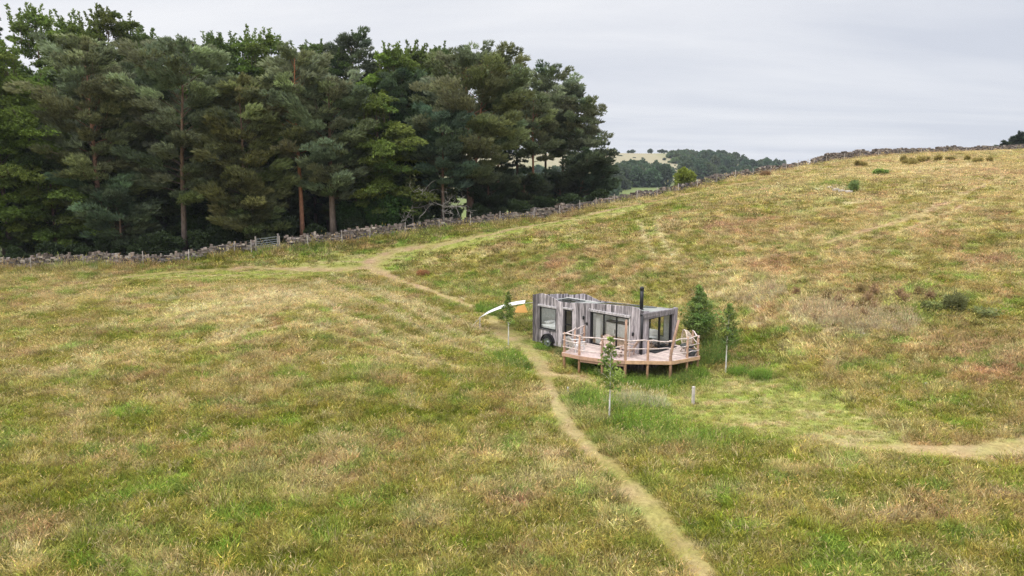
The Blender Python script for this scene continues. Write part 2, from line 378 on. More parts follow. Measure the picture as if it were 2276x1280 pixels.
PINK = [(2220, 800, 2.6, .9), (2080, 770, 1.8, .6), (1720, 590, 2.4, .8), (1640, 500, 4, .65), (2150, 560, 3, .5), (1800, 710, 1.8, .4), (880, 975, 1.0, .8), (740, 1060, 1.2, .5), (1150, 1110, 1.0, .5), (1460, 520, 3, .5), (1850, 610, 2.2, .5), (2200, 380, 6, .5),
        (500, 1060, 1.5, .4), (1160, 1250, .9, .6), (150, 760, 1.6, .4), (560, 880, 1.6, .4), (1200, 590, 2.5, .45), (1730, 700, 1.6, .5)]
PALE = [(1650, 645, 2.4, .8), (1800, 690, 1.8, .9), (1900, 715, 1.6, .9), (2000, 720, 1.5, .6), (1410, 905, 1.3, .9), (1350, 930, .9, .5), (1260, 1060, 1.2, .6), (1320, 1090, 1.0, .6), (1180, 1075, 1.2, .5), (620, 660, 3.5, .8), (1720, 415, 5, .4), (1500, 420, 3, .2), (1220, 890, 1.2, .5), (700, 640, 2.0, .5),
        (780, 1010, 1.0, .4), (1380, 1150, 1.0, .5), (460, 690, 3.0, .5), (1860, 418, 2.0, .8), (2050, 375, 6, .5)]
GREEN = np.array((0.150, 0.176, 0.020)); OLIVE = np.array((0.245, 0.222, 0.052)); STRAW = np.array((0.46, 0.375, 0.190)); PINKC = np.array((0.37, 0.235, 0.14))
LUSHC = np.array((0.155, 0.245, 0.036)); PALEC = np.array((0.52, 0.44, 0.25)); TRACKC = np.array((0.365, 0.240, 0.155)); MOWNC = np.array((0.262, 0.292, 0.070))
def mixc(a, b, t): return a * (1 - t[..., None]) + b * t[..., None]
def meadow(X, Y):
    """base colour of the sward and its height, from the plants that grow there"""
    n1 = fbm(X / 6, Y / 4.5, 1, 4); n2 = fbm(X / 1.25, Y / .95, 2, 4); n3 = fbm(X / .42, Y / .36, 3, 3)
    d = dryness(X, Y) + (n1 - .5) * .7 + (n2 - .5) * 1.25 + (n3 - .5) * .8
    c = mixc(np.broadcast_to(GREEN, X.shape + (3,)), OLIVE, sstep(0.0, 0.45, d)); c = mixc(c, STRAW, sstep(0.35, 1.15, d))
    pk = blobs(X, Y, PINK); pk = np.clip(pk + sstep(.56, .72, fbm(X / 3.2 + 90, Y / 2 + 9, 7, 4)) * .5, 0, .9) * (0.50 + 0.8 * n3)
    c = mixc(c, PINKC, np.clip(pk, 0, .9))
    pl = np.clip(blobs(X, Y, PALE) + sstep(.60, .75, fbm(X / 2.6 - 40, Y / 1.7, 12, 4)) * .35, 0, .9)
    c = mixc(c, PALEC, np.clip(pl * (0.5 + n3), 0, .85))
    lu = blobs(X, Y, LUSH); ls = sstep(.57, .72, fbm(X / 1.2 + 30, Y / .9 + 70, 15, 4)) * .70 * (1 - sstep(.6, .9, dryness(X, Y)))
    c = mixc(c, LUSHC, np.clip(lu * (.55 + .9 * n2) + ls, 0, .95))
    c = c * (.74 + .52 * fbm(X / .8 + 11, Y / .6 - 5, 33, 4))[..., None]      # ranker and thinner growth
    mo = line_mask(X, Y, MOWN, .5, .5) * .75; c = mixc(c, mixc(np.broadcast_to(MOWNC, X.shape + (3,)), STRAW * .9, sstep(.50, .72, fbm(X / 1.5, Y / .4, 21, 3))), np.clip(mo * (1 - .7 * lu), 0, 1))
    pa = line_mask(X, Y, PATH, .45, .75); tr = line_mask(X, Y, TRACK, .5, .7) * .75
    pc = mixc(np.broadcast_to(TRACKC, X.shape + (3,)), OLIVE * 1.05, sstep(.38, .62, fbm(X / .9, Y / 1.6, 23, 4)) * .6)
    pc = mixc(pc, STRAW, sstep(.5, .7, fbm(X / .5, Y / .5, 25, 3)) * .45)
    ty = line_mask(X, Y, TYRE, .4, .5); c = mixc(c, PALEC * .9, ty * (.35 + .5 * n3)); h_t = ty * .6
    c = mixc(c, PALEC * .88, np.clip(line_mask(X, Y, SWATH, .5, .6) * (.4 + .8 * n2), 0, .9))
    pm = np.clip(np.maximum(pa * (.18 + .85 * n2 + .22 * sstep(45, 60, Y)), tr * (.5 + n2)), 0, .95); c = mixc(c, pc, pm)
    h = 0.235 * (1 - .35 * sstep(.5, 1.0, dryness(X, Y))) * (.75 + .6 * n2) + lu * .16 + pl * .10
    h = h * (1 - .6 * h_t) * (1 - .75 * np.clip(mo, 0, 1)) * (1 - .9 * np.clip(np.maximum(pa, tr), 0, 1))
    dw = wallY(X) - Y; h = h + .32 * sstep(3.2, .8, dw) * (0.4 + n2)
    return c, h, pa
def axis(lo, hi, step, ends_lo, ends_hi):
    core = np.arange(lo, hi + 1e-6, step); a = []; x = lo; s = step
    while x > ends_lo: s *= 1.22; x -= s; a.append(x)
    b = []; x = core[-1]; s = step
    while x < ends_hi: s *= 1.22; x += s; b.append(x)
    return np.array(a[::-1] + list(core) + b)
gx = axis(-66, 104, 0.5, -2600, 2600); gy = axis(9, 138, 0.45, -500, 2600)
GX, GY = np.meshgrid(gx, gy)
GZ = ground(GX, GY)
gc, gh, gp = meadow(GX, GY)
beyond = sstep(0.2, 3, GY - wallY(GX))
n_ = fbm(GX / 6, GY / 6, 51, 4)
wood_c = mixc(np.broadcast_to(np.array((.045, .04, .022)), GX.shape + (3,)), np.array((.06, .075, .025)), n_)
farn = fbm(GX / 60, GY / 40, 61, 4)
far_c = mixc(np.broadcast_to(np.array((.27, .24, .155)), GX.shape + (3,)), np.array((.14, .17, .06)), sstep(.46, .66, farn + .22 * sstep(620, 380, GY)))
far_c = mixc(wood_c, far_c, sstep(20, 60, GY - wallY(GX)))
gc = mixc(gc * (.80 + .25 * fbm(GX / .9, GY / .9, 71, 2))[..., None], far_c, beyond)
ny, nx = GX.shape
idx = np.arange(nx * ny).reshape(ny, nx)
quads = np.stack([idx[:-1, :-1], idx[:-1, 1:], idx[1:, 1:], idx[1:, :-1]], -1).reshape(-1, 4)
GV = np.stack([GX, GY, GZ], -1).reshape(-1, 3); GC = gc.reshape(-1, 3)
qp = gp.reshape(-1)[quads].mean(1); qy = GY.reshape(-1)[quads].mean(1)
is_path = (qp > .5) & (qy < 100)
is_hill = (qy - wallY(GX.reshape(-1)[quads].mean(1)) > 60) & (qy > 150)
M['meadow'] = make_mat('meadow', rough=0.95, nscale=(7, 5, 7), namt=0.28, bump=0.7, spec=0.05, detail=6)
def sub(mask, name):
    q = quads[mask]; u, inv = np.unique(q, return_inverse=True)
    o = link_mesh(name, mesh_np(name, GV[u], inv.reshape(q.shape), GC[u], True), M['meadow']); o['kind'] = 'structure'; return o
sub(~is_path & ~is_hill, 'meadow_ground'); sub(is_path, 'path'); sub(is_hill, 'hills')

# ------------------------------------------------------------------ grass: tufts set point by point
def tuft_mesh(name, nb, spread, hvar, width, seed, heads=0):
    r = np.random.default_rng(seed); V = []; F = []; C = []
    for i in range(nb):
        a, q = r.uniform(0, 6.283), spread * math.sqrt(r.uniform()); x, y = q * math.cos(a), q * math.sin(a)
        h = r.uniform(*hvar); lean = r.uniform(.03, .30) * h; la = a + r.normal() * .9; wd = width * r.uniform(.7, 1.3); s = r.uniform(0, 6.283)
        sx, sy = math.cos(s) * wd, math.sin(s) * wd; dx, dy = math.cos(la) * lean, math.sin(la) * lean; b = len(V)
        V += [(x - sx, y - sy, -.05), (x + sx, y + sy, -.05), (x + sx * .75 + dx * .35, y + sy * .75 + dy * .35, h * .6), (x - sx * .75 + dx * .35, y - sy * .75 + dy * .35, h * .6), (x + dx, y + dy, h)]
        F += [(b, b + 1, b + 2), (b, b + 2, b + 3), (b + 3, b + 2, b + 4)]; k = r.uniform(.5, 1.5); C += [(k, k, k)] * 5
    for i in range(heads):
        a, q = r.uniform(0, 6.283), spread * math.sqrt(r.uniform()); x, y = q * math.cos(a), q * math.sin(a); h = r.uniform(1.1, 1.55); lx, ly = r.normal(0, .15, 2); b = len(V)
        w_ = width * .3; hw = width * 1.1
        V += [(x - w_, y, 0), (x + w_, y, 0), (x + lx * .7, y + ly * .7, h * .8), (x + lx * .7 - hw, y + ly * .7, h * .86), (x + lx * .7 + hw, y + ly * .7, h * .86), (x + lx, y + ly, h)]
        F += [(b, b + 1, b + 2), (b + 2, b + 4, b + 3), (b + 3, b + 4, b + 5)]; C += [(1.35, 1.2, 1.15)] * 6
    me = mesh_np(name, np.array(V), np.array(F), np.array(C)); me.materials.append(M['grass']); return bpy.data.objects.new(name, me)
def grass_mat():
    m = make_mat('grass', rough=0.8, namt=0, spec=0.12, trans=0.3); t = m.node_tree
    a = [n for n in t.nodes if n.type == 'ATTRIBUTE'][0]
    b = t.nodes.new('ShaderNodeAttribute'); b.attribute_type = 'INSTANCER'; b.attribute_name = 'tint'
    q = t.nodes.new('ShaderNodeVectorMath'); q.operation = 'MULTIPLY'; tg = [l.to_socket for l in a.outputs['Color'].links]
    for s in tg: t.links.new(q.outputs[0], s)
    t.links.new(a.outputs['Color'], q.inputs[0]); t.links.new(b.outputs['Color'], q.inputs[1]); return m
M['grass'] = grass_mat()
def scatter(name, P, S, RZ, T, templates, label, cat):
    me = bpy.data.meshes.new(name); me.vertices.add(len(P)); me.vertices.foreach_set('co', P.astype(np.float32).ravel())
    a = me.attributes.new('tint', 'FLOAT_COLOR', 'POINT'); c = np.ones((len(P), 4), np.float32); c[:, :3] = T; a.data.foreach_set('color', c.ravel())
    a = me.attributes.new('siz', 'FLOAT_VECTOR', 'POINT'); a.data.foreach_set('vector', S.astype(np.float32).ravel())
    e = np.zeros((len(P), 3), np.float32); e[:, 2] = RZ; a = me.attributes.new('rot', 'FLOAT_VECTOR', 'POINT'); a.data.foreach_set('vector', e.ravel())
    a = me.attributes.new('pick', 'INT', 'POINT'); a.data.foreach_set('value', rng.integers(0, len(templates), len(P)).astype(np.int32))
    o = bpy.data.objects.new(name, me); COL.objects.link(o); me.materials.append(M['grass'])
    g = bpy.data.node_groups.new(name, 'GeometryNodeTree')
    g.interface.new_socket('Geometry', in_out='INPUT', socket_type='NodeSocketGeometry'); g.interface.new_socket('Geometry', in_out='OUTPUT', socket_type='NodeSocketGeometry')
    gi = g.nodes.new('NodeGroupInput'); go = g.nodes.new('NodeGroupOutput')
    ip = g.nodes.new('GeometryNodeInstanceOnPoints'); ip.inputs['Pick Instance'].default_value = True
    ge = g.nodes.new('GeometryNodeGeometryToInstance')
    for t in reversed(templates):
        oi = g.nodes.new('GeometryNodeObjectInfo'); oi.inputs['Object'].default_value = t; g.links.new(oi.outputs['Geometry'], ge.inputs[0])
    mp_ = g.nodes.new('GeometryNodeMeshToPoints')
    g.links.new(gi.outputs[0], mp_.inputs[0]); g.links.new(mp_.outputs[0], ip.inputs['Points']); g.links.new(ge.outputs[0], ip.inputs['Instance'])
    def na(n, dt, sock):
        q = g.nodes.new('GeometryNodeInputNamedAttribute'); q.data_type = dt; q.inputs[0].default_value = n; g.links.new(q.outputs[0], sock)
    na('pick', 'INT', ip.inputs['Instance Index']); na('siz', 'FLOAT_VECTOR', ip.inputs['Scale'])
    er = g.nodes.new('FunctionNodeEulerToRotation'); na('rot', 'FLOAT_VECTOR', er.inputs[0]); g.links.new(er.outputs[0], ip.inputs['Rotation'])
    g.links.new(ip.outputs[0], go.inputs[0])
    md = o.modifiers.new('scatter', 'NODES'); md.node_group = g
    return tag(o, label, cat, None, 'stuff')
T_NEAR = [tuft_mesh('tuft', 26, .17, (.45, 1.0), .0095, 100 + i, heads=(1, 3, 5, 0)[i]) for i in range(4)]
T_FAR = [tuft_mesh('tuft', 20, .28, (.45, 1.0), .022, 120 + i, heads=(0, 2, 4)[i]) for i in range(3)]
# footprints kept clear of tufts: the cabin and the wheel
TH = R(-46); OX, OY, OZ = 7.364, 38.0, 0.157
def to_local(X, Y):
    dx, dy = X - OX, Y - OY; c, s = math.cos(TH), math.sin(TH); return c * dx + s * dy, -s * dx + c * dy
def grass_pts(y0, y1, dens, a_max=.86):
    area = a_max * (y1 ** 2 - y0 ** 2); n = int(area * dens)
    Y = np.sqrt(rng.uniform(y0 ** 2, y1 ** 2, n)); X = rng.uniform(-a_max, a_max, n) * Y
    k = (Y < wallY(X) - .25); lx, ly = to_local(X, Y); k &= ~((lx > -8.7) & (lx < .1) & (ly > -.05) & (ly < 3.4))
    return X[k], Y[k]
for nm, y0, y1, dn, tm, sx in (('near', 12, 36, 40, T_NEAR, 1.0), ('mid', 36, 62, 22, T_NEAR, 1.3), ('far', 62, 136, 7.5, T_FAR, 1.25)):
    X, Y = grass_pts(y0, y1, dn)
    c, h, pa = meadow(X, Y)
    keep = rng.uniform(size=len(X)) > np.where(h < .06, .45, 0); X, Y, c, h = X[keep], Y[keep], c[keep], h[keep]
    lx, ly = to_local(X, Y); und = (lx > -4) & (lx < 2.6) & (ly > -3) & (ly < 3.3)
    inner = (lx > -3.3) & (lx < 1.7) & (ly > -2.2 + np.maximum(lx, -1) * .9) & (ly < 3.3) & (rng.uniform(size=len(X)) < .8)
    h = np.clip(h, .035, .8) * rng.lognormal(0, .24, len(X)); h[und] = np.minimum(h[und], .2); k = ~inner; X, Y, c, h = X[k], Y[k], c[k], h[k]
    n = len(X); P = np.stack([X, Y, ground(X, Y) - .02], 1)
    br = rng.lognormal(0, .28, n)[:, None]; jit = 1 + rng.normal(0, .07, (n, 3)); T = np.clip(c * br * jit * 1.25, .01, .8)
    odd = rng.uniform(size=n); T[odd > .93] = (STRAW * 1.0 + PALEC * .2) * rng.uniform(.7, 1.1, ((odd > .93).sum(), 1)); T[odd < .05] = GREEN * rng.uniform(.7, 1.3, ((odd < .05).sum(), 1))
    wd = rng.uniform(.8, 1.3, n) * sx * np.clip(h / .2, .6, 1.25)
    scatter('grass' if nm == 'near' else 'grass.%03d' % (1 if nm == 'mid' else 2), P, np.stack([wd, wd, h], 1), rng.uniform(0, 6.283, n), T, tm,
            {'near': 'olive and straw meadow grass covering the foreground slope', 'mid': 'paler meadow grass around the cabin and on the knoll', 'far': 'dry straw coloured grass on the upper hillside'}[nm], 'grass')

# ------------------------------------------------------------------ trees
def unit(v): return v / np.maximum(np.linalg.norm(v, axis=-1, keepdims=True), 1e-9)
class Cloud:
    def __init__(s): s.V = []; s.C = []
    def tufts(s, cen, dirs, k, L, W, spread, col, r):
        n = len(cen); cen = np.repeat(cen, k, 0); d = unit(np.repeat(dirs, k, 0) + r.normal(0, spread, (n * k, 3)))
        side = unit(np.cross(d, r.normal(0, 1, (n * k, 3)))); ln = L * r.uniform(.6, 1.25, (n * k, 1)); w_ = W * r.uniform(.7, 1.3, (n * k, 1))
        b = cen + d * ln * .05; mid = cen + d * ln * .45
        tri = np.stack([b, mid + side * w_ * .5, cen + d * ln, mid - side * w_ * .5], 1)
        c = np.repeat(col, k, 0) * r.lognormal(0, .14, (n * k, 1)); s.V.append(tri.reshape(-1, 3)); s.C.append(np.repeat(c, 4, 0))
    def build(s, name, mat, parent=None):
        V = np.concatenate(s.V); C = np.concatenate(s.C); F = np.arange(len(V)).reshape(-1, 4)
        return link_mesh(name, mesh_np(name, V, F, np.clip(C, 0, 1)), mat, parent)
PROF = {
    'pine': lambda t: np.interp(t, [0, .12, .35, .6, .8, .93, 1], [.55, .85, 1, .88, .66, .42, .12]),
    'beech': lambda t: np.interp(t, [0, .2, .45, .7, .88, 1], [.85, 1, .95, .72, .42, .1]),
    'spruce': lambda t: np.interp(t, [0, .1, 1], [.8, 1, .04]),
    'birch': lambda t: np.interp(t, [0, .18, .5, .8, 1], [.7, 1, .66, .28, .04]),
}
def tree_parts(root, kind, H, Rc, cb, col, seed, nb=56, trunk_r=.22, lean=(0, 0), bark=((.15, .115, .095), (.21, .135, .09)), dens=1.0, leaf=1.0, flat=1.0, pad_s=1.0, asym=None, forked=False):
    r = np.random.default_rng(seed); prof = PROF[kind]
    tr = MB()
    def trunk_path(ph, dx=0):
        hs = np.linspace(0, 1, 11)
        return [(lean[0] * H * h ** 1.3 + dx * h + .12 * math.sin(ph + h * 5) * h * (H / 14), lean[1] * H * h ** 1.3 + .10 * math.cos(ph * 1.7 + h * 4) * h * (H / 14), H * .985 * h - .25 * (h == 0)) for h in hs]
    tps_ = [trunk_path(r.uniform(0, 6))]
    if forked: tps_.append(trunk_path(r.uniform(0, 6), Rc * .35))
    for tp in tps_:
        cols = [tuple(np.array(bark[0]) * (1 - q) + np.array(bark[1]) * q) for q in [float(sstep(.1, .5, h)) for h in np.linspace(0, 1, 11)]]
        tr.tube(tp, [trunk_r * (1.25 if i == 0 else 1) * (1 - .9 * (i / 10)) + .012 for i in range(11)], 8, cols=cols)
    cl = Cloud(); golden = 2.39996
    for i in range(nb):
        t = (i + r.uniform(0, 1)) / nb; h = cb + (1 - cb) * t; az = i * golden + r.normal(0, .4)
        L = Rc * float(prof(t)) * r.uniform(.62, 1.12)
        if asym: L *= 1 + asym[0] * math.cos(az - asym[1])
        if r.uniform() < .1 and t < .85: L *= .45
        tp = tps_[i % len(tps_)]; q = h * 10; a0 = int(min(q, 9)); p0 = np.array(tp[a0]) * (1 - (q - a0)) + np.array(tp[a0 + 1]) * (q - a0)
        d = np.array([math.cos(az), math.sin(az), 0]); lat = np.array([-d[1], d[0], 0])
        if kind == 'pine': up = [(.0, .0), (.4, .10 + .25 * t), (.75, .16 + .45 * t), (1, .30 + .6 * t)]
        elif kind == 'spruce': up = [(0, 0), (.4, -.02), (.75, -.08), (1, -.10)]
        elif kind == 'birch': up = [(0, 0), (.4, .45), (.75, .75), (1, .9)]
        else: up = [(0, 0), (.4, .30 + .3 * t), (.75, .32 + .5 * t), (1, .16 + .55 * t)]
        sweep = r.normal(0, .15)
        path = [p0 + d * L * s_ + lat * L * sweep * s_ ** 2 + np.array([0, 0, L * u_ * (.8 + .4 * r.uniform())]) for s_, u_ in up]
        br = max(.012, trunk_r * .28 * (1 - .6 * t) * min(1, L / Rc + .2))
        tr.tube(path, [br, br * .7, br * .45, br * .2], 4, col=tuple(np.array(bark[0 if kind != 'pine' else (1 if t > .3 else 0)]) * .8), cap=False)
        path = np.array(path)
        bc = np.array(col) * r.lognormal(0, .17) * np.array([r.normal(1, .07), 1, r.normal(1, .1)])
        npad = max(2, int(round((3 + 4.6 * L / 3) if kind == 'pine' else (2 + 4.4 * L / 3))))
        for j in range(npad):
            s_ = 1 - (j / npad) * (.80 if kind in ('beech', 'birch', 'spruce') else .62); f = s_ * 3
            k = np.interp(s_, [0, .4, .75, 1], [0, 1, 2, 3]); k0 = int(min(k, 2)); pc = path[k0] * (1 - (k - k0)) + path[k0 + 1] * (k - k0)
            pc = pc + lat * r.normal(0, .22) * L * (.4 + s_ * .4) + np.array([0, 0, r.normal(0, .08) * pad_s])
            a = pad_s * ((.34 + .11 * L) if kind == 'pine' else (.40 + .115 * L)) * r.uniform(.55, 1.4)
            if kind == 'birch': a *= 1.1 - .75 * t
            if kind == 'spruce': a *= .8
            n = int(max(5, dens * (56 if kind == 'pine' else 62) * a * a + 6))
            v = unit(r.normal(0, 1, (n, 3))); rad = r.uniform(.35, 1, (n, 1)) ** .6
            ell = {'pine': .36, 'beech': .34, 'spruce': .28, 'birch': .55}[kind] * flat
            off = v * rad * a * np.array([1, 1, ell]); off[:, 2] -= .16 * a * (off[:, 0] ** 2 + off[:, 1] ** 2) / (a * a) * (1.4 if kind in ('beech', 'spruce') else .6)
            cen = pc + off; pcx = bc * r.lognormal(0, .20); colr = np.repeat(pcx[None], n, 0) * r.lognormal(0, .10, (n, 1))
            if kind == 'pine': dirs = unit(off) * .38 + d * .75 + np.array([0, 0, .55]) + r.normal(0, .12, 3); cl.tufts(cen, dirs, 6, .50 * leaf, .085 * leaf, .20, colr, r)
            elif kind == 'spruce': dirs = d * .9 + unit(off) * .5 + np.array([0, 0, -.1]); cl.tufts(cen, dirs, 5, .34 * leaf, .08 * leaf, .45, colr, r)
            elif kind == 'birch': dirs = unit(off) * .8 + np.array([0, 0, .1]); cl.tufts(cen, dirs, 4, .12 * leaf, .075 * leaf, .8, colr, r)
            else: dirs = d * .9 + unit(off) * .4 + np.array([0, 0, -.15]); cl.tufts(cen, dirs, 5, .34 * leaf, .115 * leaf, .30, colr, r)
    if kind in ('pine', 'beech'):
        top = np.array(tps_[0][-1])
        for q in range(18 if kind == 'beech' else 3):          # upright leading shoots
            aa = r.uniform(0, 6.283); rr_ = Rc * .42 * math.sqrt(r.uniform()); ln = r.uniform(1.2, 3.2) * H / 22; b0 = top + np.array([rr_ * math.cos(aa), rr_ * math.sin(aa), -ln * .5 - rr_ * .55]); ax = np.array([r.normal(0, .22), r.normal(0, .22), 1])
            tr.tube([tuple(b0 - np.array([0, 0, .8])), tuple(b0), tuple(b0 + ax * ln)], [.03, .022, .006], 4, col=bark[0], cap=False)
            n = int(16 * ln); f = r.uniform(0, 1, (n, 1)); cen = b0 + ax * ln * f + r.normal(0, 1, (n, 3)) * (.26 * (1 - f) + .04); cl.tufts(cen, np.repeat(ax[None], n, 0) + r.normal(0, .55, (n, 3)), 5, .30, .12, .4, np.repeat(np.array(col)[None], n, 0) * r.lognormal(0, .15, (n, 1)), r)
    tr.build('trunk', M['bark'], root, smooth=True); cl.build('crown', M['foliage'], root)
def tree_at(kind, px, Y, top, Rc, cb, label, seed, col, group=None, name=None, cat='tree', **kw):
    X = atY(px, 450, Y)[0]; z = g1(X, Y); H = atY(px, top, Y)[2] - z
    root = empty(name or {'pine': 'pine_tree', 'beech': 'beech_tree', 'spruce': 'spruce_tree', 'birch': 'birch_tree'}[kind], (X, Y, z - .05), 0, label, cat, group)
    tree_parts(root, kind, H, Rc, cb, col, seed, **kw); return root
PC = (.205, .228, .118); PB = (.195, .232, .128); PO = (.192, .205, .084); BC = (.165, .228, .048); BD = (.128, .182, .052); BY = (.155, .200, .045); SC = (.080, .125, .065)
GR = 'trees of the wood behind the wall'
PINES = [
 (222, 69, 92, 5.2, .20, 'tall blue-green pine near the left edge with a bare pinkish trunk', PC, dict(lean=(-.01, 0), bark=((.26, .16, .12), (.30, .17, .11)), trunk_r=.3)),
 (403, 70, 100, 5.6, .24, 'broad pine whose leaning dark trunk stands behind the leftmost stretch of wall', PB, dict(lean=(.06, 0), trunk_r=.3)),
 (545, 71, 178, 4.8, .06, 'dense olive pine with layered boughs reaching down to the wall beside the gate', PO, dict(nb=64)),
 (669, 73, 118, 4.4, .42, 'tall straight pine with a long bare orange trunk right of the gate', PC, dict(bark=((.26, .13, .085), (.38, .17, .085)), trunk_r=.26, nb=40)),
 (738, 74, 185, 5.0, .24, 'pine with stout grey lower trunk just right of the orange-trunked pine', PB, dict(trunk_r=.36)),
 (792, 92, 80, 5.0, .35, 'dark pine standing highest in the middle of the wood skyline', (.10, .13, .07), {}),
 (1042, 80, 128, 6.4, .24, 'wide spreading pine with reddish forked trunks at the middle of the wood', PC, dict(nb=64, forked=True, trunk_r=.3, bark=((.15, .1, .08), (.33, .16, .1)))),
 (985, 77, 262, 4.0, .34, 'short bluish pine with layered pads in front of the wide forked pine', (.125, .18, .112), dict(nb=38)),
 (1108, 92, 140, 4.2, .50, 'slim pine right of the wide forked pine, thin-crowned', PC, dict(nb=36, dens=.8)),
 (1185, 92, 218, 4.0, .48, 'lower pine with reddish trunk between the slim pines on the right of the wood', PC, dict(nb=34, dens=.8, bark=((.2, .11, .08), (.36, .17, .1)))),
 (1213, 99, 160, 4.8, .46, 'domed pine forming the last high top on the right of the wood', PB, dict(nb=42, dens=.9)),
 (1250, 101, 200, 4.6, .46, 'pine with twin trunks behind the rightmost pines', PB, dict(nb=40, dens=.85, forked=True)),
 (1280, 97, 226, 4.2, .36, 'open-crowned pine leaning over the right edge of the wood', PC, dict(nb=40, dens=.85, lean=(.03, 0))),
 (1285, 91, 350, 4.0, .16, 'low drooping pine leaning right towards the far hill, last of the wood', (.075, .095, .05), dict(lean=(.16, -.02), nb=40, asym=(.25, 0), flat=1.1)),
 (262, 67.5, 425, 3.4, .08, 'small bluish pine low in front of the pinkish-trunked pine', (.135, .18, .095), dict(nb=34, trunk_r=.14)),
 (560, 70.6, 448, 3.0, .10, 'low pine boughs spread like a shelf above the wall left of the gate', (.14, .16, .07), dict(nb=30, trunk_r=.13)),
 (340, 77, 150, 4.6, .25, 'grey-green pine filling the gap between the two tall pines on the left', PC, {}),
 (470, 79, 240, 5.0, .2, 'pine with sweeping pale boughs behind the leaning-trunk pine', PB, {}),
 (600, 84, 190, 4.8, .2, 'shaded pine standing behind the orange-trunked pine', PO, {}),
 (900, 84, 170, 4.6, .25, 'deep green pine between the yellow-green beech and the wide forked pine', (.075, .11, .05), {}),
 (1165, 86, 405, 3.0, .12, 'small bushy pine in front of the bare trunks right of the wood', (.07, .09, .045), dict(nb=34)),
 (1085, 82, 385, 3.2, .08, 'dark low pine spreading over the wall below the slim pines', (.06, .08, .04), dict(nb=34)),
 (1245, 93, 395, 3.2, .10, 'squat pine under the domed pine, boughs down to the wall', (.065, .09, .05), dict(nb=34)),
]
for i, (px, Y, top, Rc, cb, lab, c, kw) in enumerate(PINES):
    tree_at('pine', px, Y, top, Rc, cb, lab, 300 + i, c, GR, **kw)
BEECH = [
 (10, 66, 90, 5.4, .06, 'bright green beech at the left edge with low sweeping boughs', BC, dict(nb=64)),
 (118, 80, 28, 5.2, .25, 'feathery-topped beech rising highest at the far left skyline', BC, dict(nb=52)),
 (272, 83, 26, 6.2, .25, 'yellow-green beech with a rusty tinged top on the left skyline', (.12, .15, .03), dict(nb=56)),
 (345, 92, 70, 4.6, .3, 'dark beech top just right of the rusty tinged beech', BD, {}),
 (500, 85, 85, 4.4, .25, 'slender dark beech with a pointed top in the skyline dip', BD, {}),
 (610, 87, 78, 5.4, .25, 'light green beech with spiky shoots above the orange-trunked pine', BC, {}),
 (845, 76, 215, 4.2, .08, 'yellow-green beech with hanging sprays in the middle of the wood', BY, dict(nb=56, asym=(.3, 0))),
 (885, 88, 108, 4.8, .3, 'beech with a ragged top right of the highest dark pine', BC, {}),
 (985, 92, 112, 5.0, .3, 'rounded green beech top left of the wide forked pine', BD, {}),
 (700, 90, 100, 4.8, .3, 'beech top tucked behind the orange-trunked pine', BD, {}),
 (430, 88, 104, 4.6, .3, 'beech top between the leaning-trunk pine and the spruce tip', BC, {}),
 (560, 90, 92, 4.4, .3, 'spiky beech top right of the spruce tip', (.12, .18, .04), {}),
 (760, 93, 116, 4.6, .3, 'dark beech top left of the highest dark pine', BD, {}),
 (940, 92, 112, 4.6, .3, 'yellowish beech top between the ragged one and the rounded one', (.13, .175, .04), {}),
 (185, 88, 48, 4.8, .3, 'beech top in the skyline between the feathery and the rusty beech', BC, {}),
 (115, 67.5, 385, 4.2, .05, 'low spreading beech under the taller trees at far left', BC, dict(nb=44)),
 (-95, 66, 60, 6, .06, 'beech cut by the left edge of the picture', BD, dict(nb=54)),
]
for i, (px, Y, top, Rc, cb, lab, c, kw) in enumerate(BEECH):
    tree_at('beech', px, Y, top, Rc, cb, lab, 400 + i, c, GR, **kw)
SPR = [(1152, 97, 150, 2.8, .2, 'narrow dark spruce spire among the right-hand pine tops', SC), (1118, 99, 128, 2.4, .2, 'thin spruce tip left of the narrow dark spruce spire', SC), (505, 92, 62, 2.6, .2, 'pointed spruce tip in the skyline dip left of the spiky beech', SC), (40, 78, 20, 2.6, .3, 'drooping spruce leader poking up at the far left', SC)]
for i, (px, Y, top, Rc, cb, lab, c) in enumerate(SPR):
    tree_at('spruce', px, Y, top, Rc, cb, lab, 450 + i, c, GR, nb=60, lean=(-.02, 0))
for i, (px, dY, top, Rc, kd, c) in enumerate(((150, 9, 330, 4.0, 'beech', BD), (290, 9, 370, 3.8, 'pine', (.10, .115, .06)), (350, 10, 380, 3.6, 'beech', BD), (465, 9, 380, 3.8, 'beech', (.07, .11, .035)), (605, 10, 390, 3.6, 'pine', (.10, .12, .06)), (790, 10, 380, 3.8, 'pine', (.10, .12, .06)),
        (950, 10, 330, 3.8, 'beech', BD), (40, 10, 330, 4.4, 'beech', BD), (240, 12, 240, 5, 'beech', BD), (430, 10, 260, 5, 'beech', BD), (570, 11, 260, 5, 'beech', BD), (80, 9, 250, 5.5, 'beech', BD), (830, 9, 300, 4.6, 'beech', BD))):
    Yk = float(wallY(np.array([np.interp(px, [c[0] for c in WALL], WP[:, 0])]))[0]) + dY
    tree_at(kd, px, Yk, top, Rc, .03, 'half-grown tree filling the dark gaps between the front trunks', 470 + i, c, 'half-grown trees between the trunks', nb=40, trunk_r=.13)
